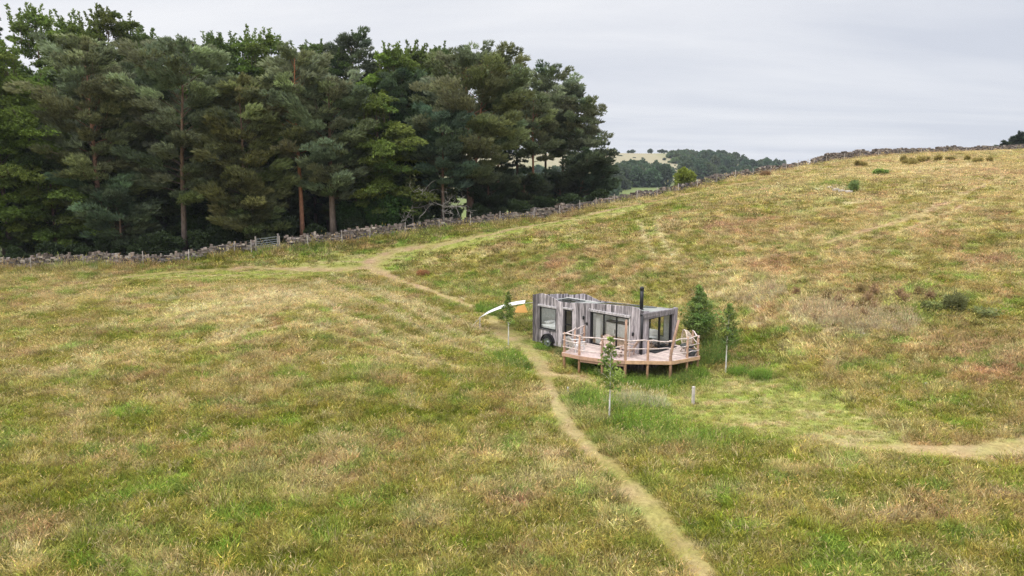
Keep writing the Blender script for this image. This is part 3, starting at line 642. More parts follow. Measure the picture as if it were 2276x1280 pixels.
# rows deeper in the wood: three shared trees set over and over
back = []
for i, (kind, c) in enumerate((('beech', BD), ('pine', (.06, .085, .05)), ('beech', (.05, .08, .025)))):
    back.append(None)
lab_b = 'shaded tree deep in the wood behind the front row of pines'; grp_b = 'shaded trees deep in the wood'
j = 0
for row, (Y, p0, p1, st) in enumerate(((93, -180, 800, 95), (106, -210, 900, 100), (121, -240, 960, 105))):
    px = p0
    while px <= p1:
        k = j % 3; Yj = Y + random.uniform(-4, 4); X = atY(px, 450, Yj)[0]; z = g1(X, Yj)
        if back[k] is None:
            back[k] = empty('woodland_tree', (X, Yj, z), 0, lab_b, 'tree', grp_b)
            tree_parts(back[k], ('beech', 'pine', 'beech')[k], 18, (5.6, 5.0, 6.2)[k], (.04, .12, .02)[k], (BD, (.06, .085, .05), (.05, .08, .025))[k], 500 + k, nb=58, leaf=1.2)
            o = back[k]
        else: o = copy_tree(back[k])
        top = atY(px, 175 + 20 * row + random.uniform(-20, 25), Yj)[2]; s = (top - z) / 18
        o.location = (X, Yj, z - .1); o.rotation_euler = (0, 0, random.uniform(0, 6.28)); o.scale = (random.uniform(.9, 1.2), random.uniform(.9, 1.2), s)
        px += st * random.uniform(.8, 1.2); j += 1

def shrub(name, x, y, h, rad, col, seed, label, cat, group=None, leaf=.12, dens=1.0, stems=7, kind='leaf'):
    r = np.random.default_rng(seed); z = g1(x, y); root = empty(name, (x, y, z - .04), 0, label, cat, group); st = MB(); cl = Cloud()
    for i in range(stems):
        a = i * 2.4 + r.normal(0, .3); q = rad * r.uniform(.25, .8); hh = h * r.uniform(.75, 1.0) * (1.05 - .6 * (q / rad) ** 2); tip = np.array([q * math.cos(a), q * math.sin(a), hh])
        st.tube([(0.06 * math.cos(a), .06 * math.sin(a), 0), tuple(tip * np.array([.4, .4, .55])), tuple(tip)], [.02 + .012 * h, .014 + .006 * h, .006], 5, col=(.10, .08, .06), cap=False)
        for f in (.35, .55, .75, 1.0):
            n = int(26 * dens * (1 + rad)); v = unit(r.normal(0, 1, (n, 3))); c0 = tip * np.array([.55 + .45 * f, .55 + .45 * f, f]); off = v * r.uniform(.3, 1, (n, 1)) * np.array([rad * .42, rad * .42, h * .2])
            cc = np.array(col) * r.lognormal(0, .16); cl.tufts(c0 + off, unit(off) + np.array([0, 0, .35]), 4, leaf * (2.2 if kind == 'spike' else 1.3), leaf * (.25 if kind == 'spike' else .8), .6, np.repeat(cc[None], n, 0) * r.lognormal(0, .12, (n, 1)), r)
    st.build('stem', M['bark'], root); cl.build('foliage', M['foliage'], root); return root
# understorey along the inside of the wall
US = [(-60, 1.6), (30, 1.4), (110, 1.8), (180, 1.5), (250, 1.9), (310, 1.8), (365, 2.4), (450, 2.0), (500, 2.4), (560, 1.8), (625, 2.6), (700, 1.3), (790, 1.5), (935, 1.6), (1000, 2.0), (1065, 1.8), (1150, 2.2), (1210, 2.0), (1265, 2.0), (1330, 1.8)]
for i, (px, h) in enumerate(US):
    x_ = float(np.interp(px, [c[0] for c in WALL], WP[:, 0])); wy = float(wallY(np.array([x_]))[0]); Y = wy + h * .75 + 1.2 + random.uniform(0, 1.0); X = x_ * Y / wy
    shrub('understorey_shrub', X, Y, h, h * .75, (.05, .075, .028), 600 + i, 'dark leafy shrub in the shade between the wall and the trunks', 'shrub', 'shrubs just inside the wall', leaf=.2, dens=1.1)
x, y = atY(862, 470, 75.6)[:2]
shrub('elder_bush', x, y, 4.4, 2.4, (.07, .14, .035), 640, 'round bright green elder bush below the hanging beech sprays', 'bush', leaf=.24, dens=1.5, stems=10)
x, y = atY(780, 500, 76)[:2]
shrub('elder_bush', x, y, 3.0, 1.8, (.055, .105, .03), 641, 'smaller dark elder bush left of the round bright one', 'bush', leaf=.24, dens=1.3, stems=9)
# dead tree with grey branches
def dead_tree(px, Y, h, seed, label):
    r = np.random.default_rng(seed); X = atY(px, 470, Y)[0]; root = empty('dead_tree', (X, Y, g1(X, Y) - .05), 0, label, 'dead tree'); m = MB(); b2 = MB()
    m.tube([(0, 0, 0), (.05, 0, h * .35), (-.08, .05, h * .7), (.05, 0, h)], [.1, .085, .06, .03], 7, col=(.34, .31, .27))
    def grow(p, d, L, rad, lev):
        q = p + d * L * .5 + r.normal(0, .08, 3) * L; e = p + d * L + r.normal(0, .15, 3) * L
        b2.tube([tuple(p), tuple(q), tuple(e)], [rad, rad * .75, rad * .4], 5, col=tuple(np.array((.40, .37, .33)) * r.uniform(.7, 1.2)), cap=False)
        if lev > 0:
            for _ in range(3):
                f = r.uniform(.4, 1); nd = unit(d + r.normal(0, .7, 3)); grow(p + (e - p) * f, nd, L * r.uniform(.45, .7), rad * .55, lev - 1)
    for i in range(11):
        a = i * 2.4; hh = h * r.uniform(.12, .9); grow(np.array([0, 0, hh]), unit(np.array([math.cos(a) * 1.3, math.sin(a), r.uniform(-.35, .6)])), r.uniform(1.2, 2.4), .05, 2)
    m.build('trunk', M['bark'], root, True); b2.build('branch', M['bark'], root, True)
    if h < 3: return
    cl = Cloud(); n = 70; off = r.normal(0, 1, (n, 3)) * np.array([.35, .35, .8]) + np.array([0, 0, h * .98])
    cl.tufts(off, unit(r.normal(0, 1, (n, 3))), 4, .25, .14, .5, np.repeat(np.array([[.22, .24, .10]]), n, 0), r); cl.build('foliage', M['foliage'], root)
dead_tree(917, 75.5, 4.6, 9, 'dead tree with pale tangled branches behind the wall below the layered pine')
dead_tree(985, 76.6, 2.6, 10, 'fallen-looking dead bush of grey twigs right of the dead tree')
# conifers beyond the crest at the right edge
for i, (px, top, Y) in enumerate(((2213, 322, 152), (2232, 312, 150), (2250, 300, 153), (2264, 291, 150), (2285, 284, 152), (2310, 290, 150), (2241, 326, 147))):
    X = atY(px, 340, Y)[0]; z = g1(X, Y); H = atY(px, top, Y)[2] - z
    rt = empty('spruce_tree', (X, Y, z - .1), 0, ['smallest dark spruce at the left of the clump on the right-hand crest', 'second spruce of the clump on the right-hand crest', 'middle spruce of the clump on the right-hand crest, with a pointed tip', 'tall spruce at the right edge of the picture on the crest',
               'tallest spruce of the crest clump, cut by the right edge', 'spruce beyond the right edge of the crest clump', 'low bushy spruce in front of the crest clump'][i], 'tree', 'spruces on the right-hand crest')
    tree_parts(rt, 'spruce', H, 2.6, .1, (.045, .065, .035), 700 + i, nb=44, leaf=1.5)

# ------------------------------------------------------------------ far woods and hilltop trees
def far_wood(name, cells, label, seed, col, size=(5, 7), hgt=(9, 15)):
    r = np.random.default_rng(seed); cl = Cloud()
    for (x, y) in cells:
        z = g1(x, y); H = r.uniform(*hgt); Rr = r.uniform(*size) * .8; n = 420; v = unit(r.normal(0, 1, (n, 3))); v[:, 2] = np.abs(v[:, 2]) * 1.0 - .25
        lump = 1 + .22 * np.sin(v[:, :1] * 5 + x) * np.cos(v[:, 1:2] * 4 + y)
        c0 = np.array([x, y, z + H * .52]); off = v * lump * r.uniform(.75, 1.0, (n, 1)) * np.array([Rr, Rr, H * .5]); cc = np.array(col) * r.lognormal(0, .18) * np.array([r.normal(1, .1), 1, 1])
        cl.tufts(c0 + off, unit(off) + np.array([0, 0, .2]), 2, 1.9, 1.5, .6, np.repeat(cc[None], n, 0) * r.lognormal(0, .16, (n, 1)), r)
        base = np.array([x, y, z + H * .2]) + r.normal(0, 1, (60, 3)) * np.array([Rr * .6, Rr * .6, H * .12]); cl.tufts(base, unit(r.normal(0, 1, (60, 3))), 2, 2.2, 1.8, .6, np.repeat(cc[None] * .9, 60, 0), r)
    return tag(cl.build(name, M['foliage']), label, 'woodland', None, 'stuff')
WC = (.075, .115, .055)
cells = [(atY(px, 400, Y)[0], Y) for px, Y in [(random.uniform(1366, 1482), random.uniform(470, 530)) for _ in range(46)]]
far_wood('far_copse', cells, 'rounded dark copse in the valley beyond the last pine', 21, WC, (4.5, 7), (12, 17))
cells = [(atY(px, 400, Y)[0], Y) for px, Y in [(random.uniform(1320, 1385), random.uniform(380, 460)) for _ in range(12)]]
far_wood('far_hedge_wood', cells, 'bluish hedge trees behind the drooping pine', 22, WC, (3.5, 5), (6, 9))
cells = []
for _ in range(120):
    px = random.uniform(1515, 1800); Y = random.uniform(560, 760) if px > 1560 else random.uniform(560, 640)
    cells.append((atY(px, 380, Y)[0], Y))
far_wood('far_hill_wood', cells, 'dark belt of trees across the right flank of the far hill', 23, WC, (4.5, 7), (9, 15))
cells = [(atY(px, 380, Y)[0], Y) for px, Y in [(random.uniform(1490, 1570), random.uniform(690, 790)) for _ in range(34)]]
far_wood('far_scrub', cells, 'lighter scrub on the shoulder of the far hill', 24, (.10, .145, .06), (4, 6), (3.5, 6))
cells = [(atY(px, 400, Y)[0], Y) for px, Y in [(random.uniform(200, 1330), random.uniform(300, 560)) for _ in range(90)]]
far_wood('far_valley_wood', cells, 'hazy valley trees glimpsed between the pine trunks', 25, WC, (4.5, 7), (8, 13))
proto = None
for i, (px, Y, s, sz) in enumerate(((1363, 800, 1.0, 1.0), (1349, 800, .7, .7), (1398, 805, .6, .55), (1406, 800, .55, .7), (1445, 800, .6, .85), (1470, 800, .8, .7), (1478, 803, .6, .5), (1509, 795, .7, .7), (1537, 790, 1.0, 1.0), (1547, 792, .8, .8), (1375, 790, .35, .35), (1410, 740, .35, .3), (1428, 735, .3, .3), (1477, 720, .35, .4), (1490, 700, .45, .35),
                            (1484, 640, .45, .4), (1497, 640, .4, .4), (1504, 640, .4, .4), (1379, 760, .5, .35), (1486, 560, .6, .6))):
    X = atY(px, 345, Y)[0]; z = g1(X, Y)
    if proto is None:
        proto = empty('hilltop_tree', (X, Y, z)); r = np.random.default_rng(55); tr = MB(); tr.tube([(0, 0, -.5), (.2, 0, 3), (0, .2, 7)], [.4, .3, .1], 6, col=(.1, .08, .06)); tr.build('trunk', M['bark'], proto)
        cl = Cloud(); n = 700; v = unit(r.normal(0, 1, (n, 3))); off = v * r.uniform(.5, 1, (n, 1)) * np.array([5.5, 5.5, 3.6]) * (1 + .25 * np.sin(v[:, :1] * 6)); cl.tufts(off * np.array([1, 1, .8]) + np.array([0, 0, 2.2]), unit(off), 2, 1.5, 1.2, .6, np.repeat(np.array([[.06, .09, .045]]), n, 0) * r.lognormal(0, .2, (n, 1)), r); cl.build('crown', M['foliage'], proto); o = proto
    else: o = copy_tree(proto)
    o.location = (X, Y, z - .2); o.scale = (s * .85, s * .85, sz * .8); o.rotation_euler = (0, 0, i * 1.3)
    tag(o, 'small dark tree or thorn bush dotted over the far straw-coloured hill', 'tree', 'scattered trees on the far hill')

# ------------------------------------------------------------------ dry stone wall, wire fence, gate
def resample(P, step):
    P = np.array(P); d = np.concatenate([[0], np.cumsum(np.linalg.norm(np.diff(P, axis=0), axis=1))]); s = np.arange(0, d[-1], step)
    return np.stack([np.interp(s, d, P[:, i]) for i in range(2)], 1)
WXY = WP[:, :2]
def wall_piece(px0, px1, label, hmin, hmax, seed):
    r = np.random.default_rng(seed); x0 = np.interp(px0, [c[0] for c in WALL], WP[:, 0]); x1 = np.interp(px1, [c[0] for c in WALL], WP[:, 0])
    xs = [x0] + [p[0] for p in WXY if x0 < p[0] < x1] + [x1]; P = resample([(x, float(wallY(np.array([x]))[0])) for x in xs], .02)
    m = MB(); L = len(P) * .02
    def at(s): i = int(np.clip(s / .02, 0, len(P) - 2)); d = P[min(i + 8, len(P) - 1)] - P[max(i - 8, 0)]; return P[i], d / np.linalg.norm(d)
    def stone(s, ln, z0, hh, off, dep):
        p, d = at(s); nrm = np.array([d[1], -d[0]]); zb = float(np.interp(s, ss, gz)); c = r.uniform(.3, 1.25); tone = np.array([(.24, .19, .155), (.28, .23, .195), (.18, .145, .12), (.22, .19, .18), (.32, .275, .225)][r.integers(0, 5)]) * c
        j = lambda q: r.uniform(-q, q); a = np.array(p) + nrm * off; pts_ = []
        for zz in (z0, z0 + hh):
            for (e, f) in ((-.5, -.5), (.5, -.5), (.5, .5), (-.5, .5)):
                q = a + d * (e * ln + j(.045)) + nrm * (f * dep + j(.05)); pts_.append((q[0], q[1], zb + zz + j(.02)))
        m.hexa(pts_, tuple(tone))
    ss = np.arange(0, L + 1, .5); pp = np.array([at(s)[0] for s in ss]); gz = ground(pp[:, 0], pp[:, 1])
    top_n = lambda s: hmin + (hmax - hmin) * float(fbm(np.array([s / 2.1]), np.array([seed * 3.7]), seed, 4)[0] * 2.4 - .7)
    z = -.15; s = 0
    for side, off in ((1, .17), (-1, -.17)):
        z = -.15
        while z < hmax:
            hh = r.uniform(.10, .18); s = r.uniform(0, .3)
            while s < L:
                ln = r.uniform(.22, .55)
                if z + hh < top_n(s): stone(s + ln / 2, ln * .94, z, hh * .94, off * (1 - .3 * z / hmax), .36)
                s += ln
            z += hh
    s = 0
    while s < L:
        ln = r.uniform(.12, .3)
        if r.uniform() < .8: stone(s, ln, top_n(s) - .12, r.uniform(.10, .36), r.uniform(-.1, .1), .36)
        s += ln
    return tag(m.build('drystone_wall', M['stone']), label, 'stone wall', 'dry stone walls round the field')
wall_piece(-150, 572, 'grey dry stone wall left of the metal gate, partly lost under dark boughs', .75, 1.1, 1)
wall_piece(634, 1792, 'long grey dry stone wall climbing from the metal gate to the gap near the crest', .75, 1.15, 2)
wall_piece(1802, 2400, 'dark dry stone wall running along the crest right of the gap', 1.1, 1.5, 3)

def wx(px): return float(np.interp(px, [c[0] for c in WALL], WP[:, 0]))
def fence(pxs, label, heights=None, off=.9):
    x0 = wx(pxs[0]); y0 = float(wallY(np.array([x0]))[0]) - off; root = empty('wire_fence', (x0, y0, g1(x0, y0)), 0, label, 'fence'); B = Vector(root.location); tops = []
    for px in pxs:
        x = wx(px); y = float(wallY(np.array([x]))[0]) - off; z = g1(x, y); h = random.uniform(1.2, 1.4); lx, ly = random.gauss(0, .06), random.gauss(0, .04); t = random.uniform(.8, 1.15)
        m = MB(); a = Vector((x, y, z - .3)) - B; b = Vector((x + lx, y + ly, z + h)) - B
        m.tube([a, (a + b) / 2, b], [.05, .047, .042], 7, col=(.42 * t, .38 * t, .34 * t)); m.build('post', M['pole_wood'], root); tops.append((a, b))
    for f in (.95, .72, .48):
        m = MB(); m.tube([tuple(a + (b - a) * f) for a, b in tops], .0025, 4, col=(.3, .3, .3), cap=False); m.build('wire', M['grey_metal'], root)
fence([-110, -20, 82, 200, 330, 429, 529, 566], 'wire fence of grey posts in front of the wall left of the gate')
fence([628, 690, 765, 825, 903, 978, 1048, 1110, 1186, 1243, 1287, 1322, 1361, 1412, 1457, 1503, 1545, 1588, 1628, 1669, 1706, 1740, 1766, 1789], 'long wire fence of leaning posts following the wall up the hill')
fence([1803, 1830, 1868, 1905, 1945, 1990, 2040, 2090, 2140, 2195, 2250, 2310], 'wire fence of thin posts along the crest wall right of the gap')
def gate():
    xa, xb = wx(575), wx(620); ya, yb = float(wallY(np.array([xa]))[0]) - .5, float(wallY(np.array([xb]))[0]) - .5; z = g1(xa, ya)
    root = empty('field_gate', (xa, ya, z), 0, 'galvanised metal field gate in the gap between the two walls', 'gate'); v = Vector((xb - xa, yb - ya, g1(xb, yb) - z)); m = MB()
    for zz in (.18, .36, .54, .74, .96, 1.2): m.tube([(0, 0, zz), tuple(v + Vector((0, 0, zz)))], .028, 6)
    for f in (0, .5, 1): m.tube([tuple(v * f + Vector((0, 0, .12))), tuple(v * f + Vector((0, 0, 1.24)))], .032, 6)
    m.tube([(0, 0, .18), tuple(v * .5 + Vector((0, 0, 1.2))), tuple(v + Vector((0, 0, .18)))], .022, 6); m.build('gate_frame', M['grey_metal'], root)
    for q, nm in ((v * -.04, 'post'), (v * 1.05, 'post')):
        p = MB(); p.tube([tuple(q + Vector((0, 0, -.3))), tuple(q + Vector((0, 0, 1.5)))], .085, 8, col=(.30, .27, .24)); p.build(nm, M['pole_wood'], root)
gate()

# ------------------------------------------------------------------ cabin on wheels
def LW(x, y, z=0.0):
    c, s = math.cos(TH), math.sin(TH); return (OX + c * x - s * y, OY + s * x + c * y, OZ + z)
def LP(p, at, rz):                                  # a thing standing in cabin axes
    return LW(*at), TH + rz
CL, CW = 8.6, 3.3
FX = [-8.6, -8.1, -7.63, -7.1, -6.53, -6.34, -5.7, -4.95, -3.46, -1.29, -.66, -.25, .0]; FZ = [2.42, 2.55, 2.6, 2.5, 2.37, 2.26, 2.26, 2.34, 2.5, 2.62, 2.68, 2.64, 2.52]
BX = [-8.6, -8.3, -7.7, -7.14, -6.7, -6.3, -5.78, -3.59, 0]; BZ = [2.08, 2.05, 2.16, 2.28, 2.24, 2.12, 1.98, 2.04, 2.20]
ftop = lambda x: float(np.interp(x, FX, FZ)); btop = lambda x: float(np.interp(x, BX, BZ))
cab = empty('cabin', LW(0, 0, 0), TH, 'weathered grey timber cabin on wheels with a black flue and wavy roofline', 'cabin')
rc = random.Random(7)
def grey():
    t = rc.choice([.4, .6, .85, 1.0, 1.1, 1.2, 1.4, 1.65]) * rc.uniform(.85, 1.15); return (.295 * t, .265 * t, .275 * t)
def clad(m, a, b, nrm, top, bot, holes, wmin=.12, wmax=.2, th=.05):
    """upright boards from a to b (2-D points); top / bot are functions of the run; holes = (s0, s1, z0, z1)"""
    a = Vector((*a, 0)); b = Vector((*b, 0)); L = (b - a).length; d = (b - a) / L; n = Vector((*nrm, 0)); s = 0
    cuts = sorted({0.0, L} | {min(max(h[i], 0), L) for h in holes for i in (0, 1)})
    for u0, u1 in zip(cuts[:-1], cuts[1:]):
        s = u0
        while s < u1 - .005:
            w_ = min(rc.uniform(wmin, wmax), u1 - s)
            if u1 - (s + w_) < .06: w_ = u1 - s
            mid = s + w_ / 2; iv = [(bot(mid) + rc.uniform(-.03, .02), None)]
            segs = []; z = iv[0][0]
            for h in sorted([h for h in holes if h[0] < mid < h[1]], key=lambda h: h[2]):
                if h[2] > z: segs.append((z, h[2], False))
                z = max(z, h[3])
            segs.append((z, None, True)); c = grey(); t_ = th * rc.uniform(.5, 1.1); e0, e1 = s + .005, s + w_ - .005
            for z0, z1, tp in segs:
                za, zb = (top(e0) + 0, top(e1) + 0) if tp else (z1, z1)
                if tp: k = rc.uniform(-.012, .012); za += k; zb += k
                if max(za, zb) - z0 < .02: continue
                q = [a + d * e0 - n * .02, a + d * e1 - n * .02, a + d * e1 + n * t_, a + d * e0 + n * t_]
                q = [q[3], q[2], q[1], q[0]]
                zz = [za, zb, zb, za]
                m.hexa([(p.x, p.y, z0) for p in q] + [(p.x, p.y, zz[i]) for i, p in enumerate(q)], tuple(x * (.75 if not tp and False else 1) for x in c))
            s += w_
W1 = (-7.97, -6.52, .30, 1.74); W2 = (-5.80, -5.18, .10, 1.82); DR = (-3.66, -.82, -.02, 1.98)
m = MB(); clad(m, (-CL, 0), (0, 0), (0, -1), lambda s: ftop(s - CL), lambda s: -.66, [(h[0] + CL, h[1] + CL, h[2], h[3]) for h in (W1, W2, DR)])
m.build('wall', M['old_wood'], cab)
m = MB(); clad(m, (-CL, CW), (-CL, 0), (-1, 0), lambda s: 2.08 + (2.42 - 2.08) * s / CW, lambda s: -.66, []); m.build('wall', M['old_wood'], cab)
m = MB(); clad(m, (0, CW), (-CL, CW), (0, 1), lambda s: btop(-s), lambda s: -.66, [(6.4, 8.2, .5, 1.7), (.6, 2.7, .4, 1.82)]); m.build('wall', M['old_wood'], cab)  # back wall; its openings are added to let in daylight
GL = (.66, 3.06, -.02, 1.98)
for e0, e1 in ((0, .66), (3.06, CW)): m = MB(); clad(m, (0, e0), (0, e1), (1, 0), lambda s: 2.50 - .32 * (s + e0) / CW, lambda s: -.05, []); m.build('wall', M['old_wood'], cab)
# solid core of the wall so no daylight shows between the boards, lined white inside
m = MB(); wc = (.66, .65, .62)
def core(x0, x1, z0, z1, y0=.03, y1=.12): m.box(x0, x1, y0, y1, z0, z1, wc)
xs = [-8.56, W1[0], W1[1], W2[0], W2[1], DR[0], DR[1], -.05]
for x0, x1, hz in ((xs[0], xs[1], None), (xs[1], xs[2], W1), (xs[2], xs[3], None), (xs[3], xs[4], W2), (xs[4], xs[5], None), (xs[5], xs[6], DR), (xs[6], xs[7], None)):
    if hz is None: core(x0, x1, -.1, 1.98)
    else:
        if hz[2] > 0: core(x0, x1, -.1, hz[2])
        core(x0, x1, hz[3], 2.0 if hz is DR else 1.98)
m.box(-8.56, -8.2, 3.18, 3.27, -.1, 1.88, wc); m.box(-8.2, -6.4, 3.18, 3.27, -.1, .5, wc); m.box(-8.2, -6.4, 3.18, 3.27, 1.7, 1.88, wc); m.box(-6.4, -2.7, 3.18, 3.27, -.1, 1.88, wc); m.box(-2.7, -.6, 3.18, 3.27, -.1, .4, wc); m.box(-2.7, -.6, 3.18, 3.27, 1.82, 1.88, wc); m.box(-.6, -.05, 3.18, 3.27, -.1, 1.88, wc); m.box(-8.56, -8.47, .13, 3.17, -.1, 1.84, wc)
m.box(-6.15, -6.06, .13, 3.17, .0, 1.82, wc); m.box(-4.75, -4.66, .13, 3.17, 0, 1.82, wc); m.build('inner_wall', M['paint'], cab)
m = MB(); m.box(-8.56, -.04, .125, 3.175, -.12, 0, (.30, .19, .11)); m.build('floor', M['ply'], cab)
# roof: one sheet between the parapets
rv, rf = [], []
rx = np.linspace(-8.5, .02, 36)
def roof_z(x, v):
    k = float(sstep(-6.3, -4.2, x)); f = 1.93 * (1 - k) + (ftop(x) - .10) * k; b = 1.86 * (1 - k) + (btop(x) - .02) * k; return f + (b - f) * v
m = MB(); nyr = 9
for x in rx:
    for j in range(nyr):
        v = j / (nyr - 1); m.v.append((x, .03 + v * 3.23, roof_z(x, v) + .012 * math.sin(x * 7 + j * 2))); m.c.append((1, 1, 1))
ADDED_ROOFLIGHTS = ((-8.1, -6.6, 1, 7), (-4.3, -.9, 1, 7))  # roof openings added to let sky light into the rooms
for i in range(len(rx) - 1):
    for j in range(nyr - 1):
        if any(a < (rx[i] + rx[i + 1]) / 2 < b and c <= j < d for a, b, c, d in ADDED_ROOFLIGHTS): continue
        q = i * nyr + j; m.f.append((q, q + nyr, q + nyr + 1, q + 1))
m.build('roof', M['roof'], cab, True)
m = MB()
for x0, x1 in zip(np.linspace(-5.0, -.9, 15)[:-1], np.linspace(-5.0, -.9, 15)[1:]):
    m.hexa([(x0, .02, ftop(x0) - .03), (x1, .02, ftop(x1) - .03), (x1, .2, ftop(x1) - .07), (x0, .2, ftop(x0) - .07), (x0, .02, ftop(x0) + .012), (x1, .02, ftop(x1) + .012), (x1, .2, ftop(x1) - .02), (x0, .2, ftop(x0) - .02)], (.50, .48, .48))
m.build('flashing', M['paint'], cab)
for a, b, c, d in ADDED_ROOFLIGHTS:  # frames and panes of the rooflights added to brighten the interior
    ii = [i for i in range(len(rx) - 1) if a < (rx[i] + rx[i + 1]) / 2 < b]; X0, X1 = rx[ii[0]], rx[ii[-1] + 1]; m = MB(); fr_ = MB()
    for k in range(3):
        xa, xb = X0 + (X1 - X0) * k / 3, X0 + (X1 - X0) * (k + 1) / 3; q = [(x, .03 + v * 3.23, roof_z(x, v) + .03) for x, v in ((xa, c / 8), (xb, c / 8), (xb, d / 8), (xa, d / 8))]
        m.hexa(q + [(p[0], p[1], p[2] + .012) for p in q])
        for p0_, p1_ in zip(q, q[1:] + q[:1]): fr_.beam(p0_, p1_, .05, .06)
    o = fr_.build('added_rooflight', M['grey_metal'], cab); m.build('pane', M['glass'], o)
# eaves beam over the glazed end
m = MB()
for k, (z0, z1) in enumerate(((1.99, 2.12), (2.125, 2.26), (2.265, 2.38))):
    for (y0, y1) in ((.0, 1.7), (1.705, CW + .05)):
        f = lambda y: -.10 * y / CW * (k + 1) / 2; c = grey(); m.hexa([(-.06, y0, z0 + f(y0)), (.10 + .02 * k, y0, z0 + f(y0)), (.10 + .02 * k, y1, z0 + f(y1)), (-.06, y1, z0 + f(y1)), (-.06, y0, z1 + f(y0)), (.10 + .02 * k, y0, z1 + f(y0)), (.10 + .02 * k, y1, z1 + f(y1)), (-.06, y1, z1 + f(y1))], tuple(x * .9 for x in c))
m.build('eaves_beam', M['old_wood'], cab)
m = MB(); m.hexa([(-.02, 3.08, -.4), (.14, 3.10, -.4), (.14, 3.36, -.4), (-.02, 3.36, -.4), (-.02, 3.2, 2.3), (.24, 3.22, 2.3), (.24, 3.34, 2.3), (-.02, 3.34, 2.3)], grey()); m.build('corner_board', M['old_wood'], cab)
def window_front(name, hz, bars_x=(), bars_z=(), frame=.06, hood=None):
    x0, x1, z0, z1 = hz; f = MB(); g = .003
    f.box(x0, x0 + frame, -.03, .09, z0, z1); f.box(x1 - frame, x1, -.03, .09, z0, z1); f.box(x0 + frame, x1 - frame, -.03, .09, z0, z0 + frame); f.box(x0 + frame, x1 - frame, -.03, .09, z1 - frame, z1)
    for b in bars_x: f.box(b - .03, b + .03, -.02, .08, z0 + frame, z1 - frame)
    for b in bars_z: f.box(x0 + frame, x1 - frame, -.02, .08, b - .035, b + .035)
    o = f.build(name, M['black_metal'], cab); p = MB(); p.box(x0 + frame, x1 - frame, .03, .036, z0 + frame, z1 - frame); p.build('pane', M['glass'], o)
    return o
window_front('window', W1); window_front('window', W2, bars_z=(.86,))
for (x0, x1, z0, z1) in ((-8.2, -6.4, .5, 1.7), (-2.7, -.6, .4, 1.82)):  # unseen back-wall windows, added to light the rooms from behind
    f = MB()
    for bx_ in ((x0, x0 + .05), (x1 - .05, x1), ((x0 + x1) / 2 - .02, (x0 + x1) / 2 + .02)): f.box(*bx_, 3.2, 3.31, z0, z1)
    f.box(x0 + .05, x1 - .05, 3.2, 3.31, z0, z0 + .05); f.box(x0 + .05, x1 - .05, 3.2, 3.31, z1 - .05, z1)
    o = f.build('window', M['black_metal'], cab); p = MB(); p.box(x0 + .05, x1 - .05, 3.25, 3.256, z0 + .05, z1 - .05); p.build('pane', M['glass'], o)
dr = window_front('sliding_door', DR, bars_x=(-2.72, -1.78), frame=.07)
h_ = MB(); h_.box(-1.86, -1.83, -.06, -.03, .9, 1.15); h_.build('handle', M['black_metal'], dr)
for (x0, x1, z, hh) in ((-8.06, -6.46, 1.78, .11), (-5.9, -5.1, 1.87, .10), (-3.82, -.74, 2.02, .13)):
    m = MB(); c = (.40, .375, .375); m.hexa([(x0, -.13, z - .02), (x1, -.13, z - .02), (x1, -.02, z), (x0, -.02, z), (x0, -.13, z + hh - .03), (x1, -.13, z + hh - .03), (x1, -.02, z + hh), (x0, -.02, z + hh)], c); m.build('lintel', M['old_wood'], cab)
m = MB(); m.box(-8.02, -6.47, -.07, -.03, .22, .30, (.10, .095, .10)); m.build('window_sill', M['old_wood'], cab)
m = MB(); m.box(-.82, -.76, -.075, -.052, 0, 2.0, (.68, .65, .62)); m.box(-3.72, -3.66, -.075, -.052, 0, 2.0, (.06, .06, .065)); m.build('door_trim', M['old_wood'], cab)
# glazed end
f = MB(); y0, y1, z0, z1 = GL
f.box(-.05, .05, y0, y0 + .07, z0, z1); f.box(-.05, .05, y1 - .16, y1, z0, z1); f.box(-.05, .05, y0 + .07, y1 - .16, z0, z0 + .06); f.box(-.05, .05, y0 + .07, y1 - .16, z1 - .07, z1); f.box(-.04, .045, 1.72, 1.84, z0 + .06, z1 - .07)
o = f.build('window', M['black_metal'], cab); p = MB(); p.box(-.003, .003, y0 + .07, y1 - .16, z0 + .06, z1 - .07); p.build('pane', M['glass'], o)
m = MB(); m.box(.0, .5, .72, 3.0, -.03, .03); m.build('door_mat', M['rubber'], cab)
m = MB(); m.tube([(.08, -.07, .0), (.08, -.07, 2.28)], .06, 10); m.box(-.02, .1, -.13, -.06, 2.24, 2.34); m.build('downpipe', M['black_metal'], cab, True)
m = MB(); m.tube([(-.34, .42, 2.3), (-.34, .42, 3.7)], .105, 16); m.lathe([(.105, 3.60), (.125, 3.62), (.125, 3.76), (.08, 3.82), (0, 3.83)], (-.34, .42, 0), n=16); m.lathe([(.24, 2.40), (.11, 2.52)], (-.34, .42, 0), n=16); m.build('chimney_flue', M['black_metal'], cab, True)
def lamp(x, z):
    l = MB(); l.box(x - .04, x + .04, -.08, -.055, z - .07, z + .07); l.lathe([(.0, z - .13), (.055, z - .12), (.06, z + .08), (.0, z + .1)], (x, -.13, 0), n=12); l.build('wall_lamp', M['black_metal'], cab, True)
lamp(-4.2, 1.55); lamp(-.5, 1.12)
m = MB(); m.box(-4.02, -3.88, -.10, -.056, 1.12, 1.26); m.build('switch_box', M['black_metal'], cab)
m = MB(); m.box(-4.0, -3.9, -.085, -.056, .55, 1.06, (.45, .43, .43)); m.build('board_patch', M['old_wood'], cab)
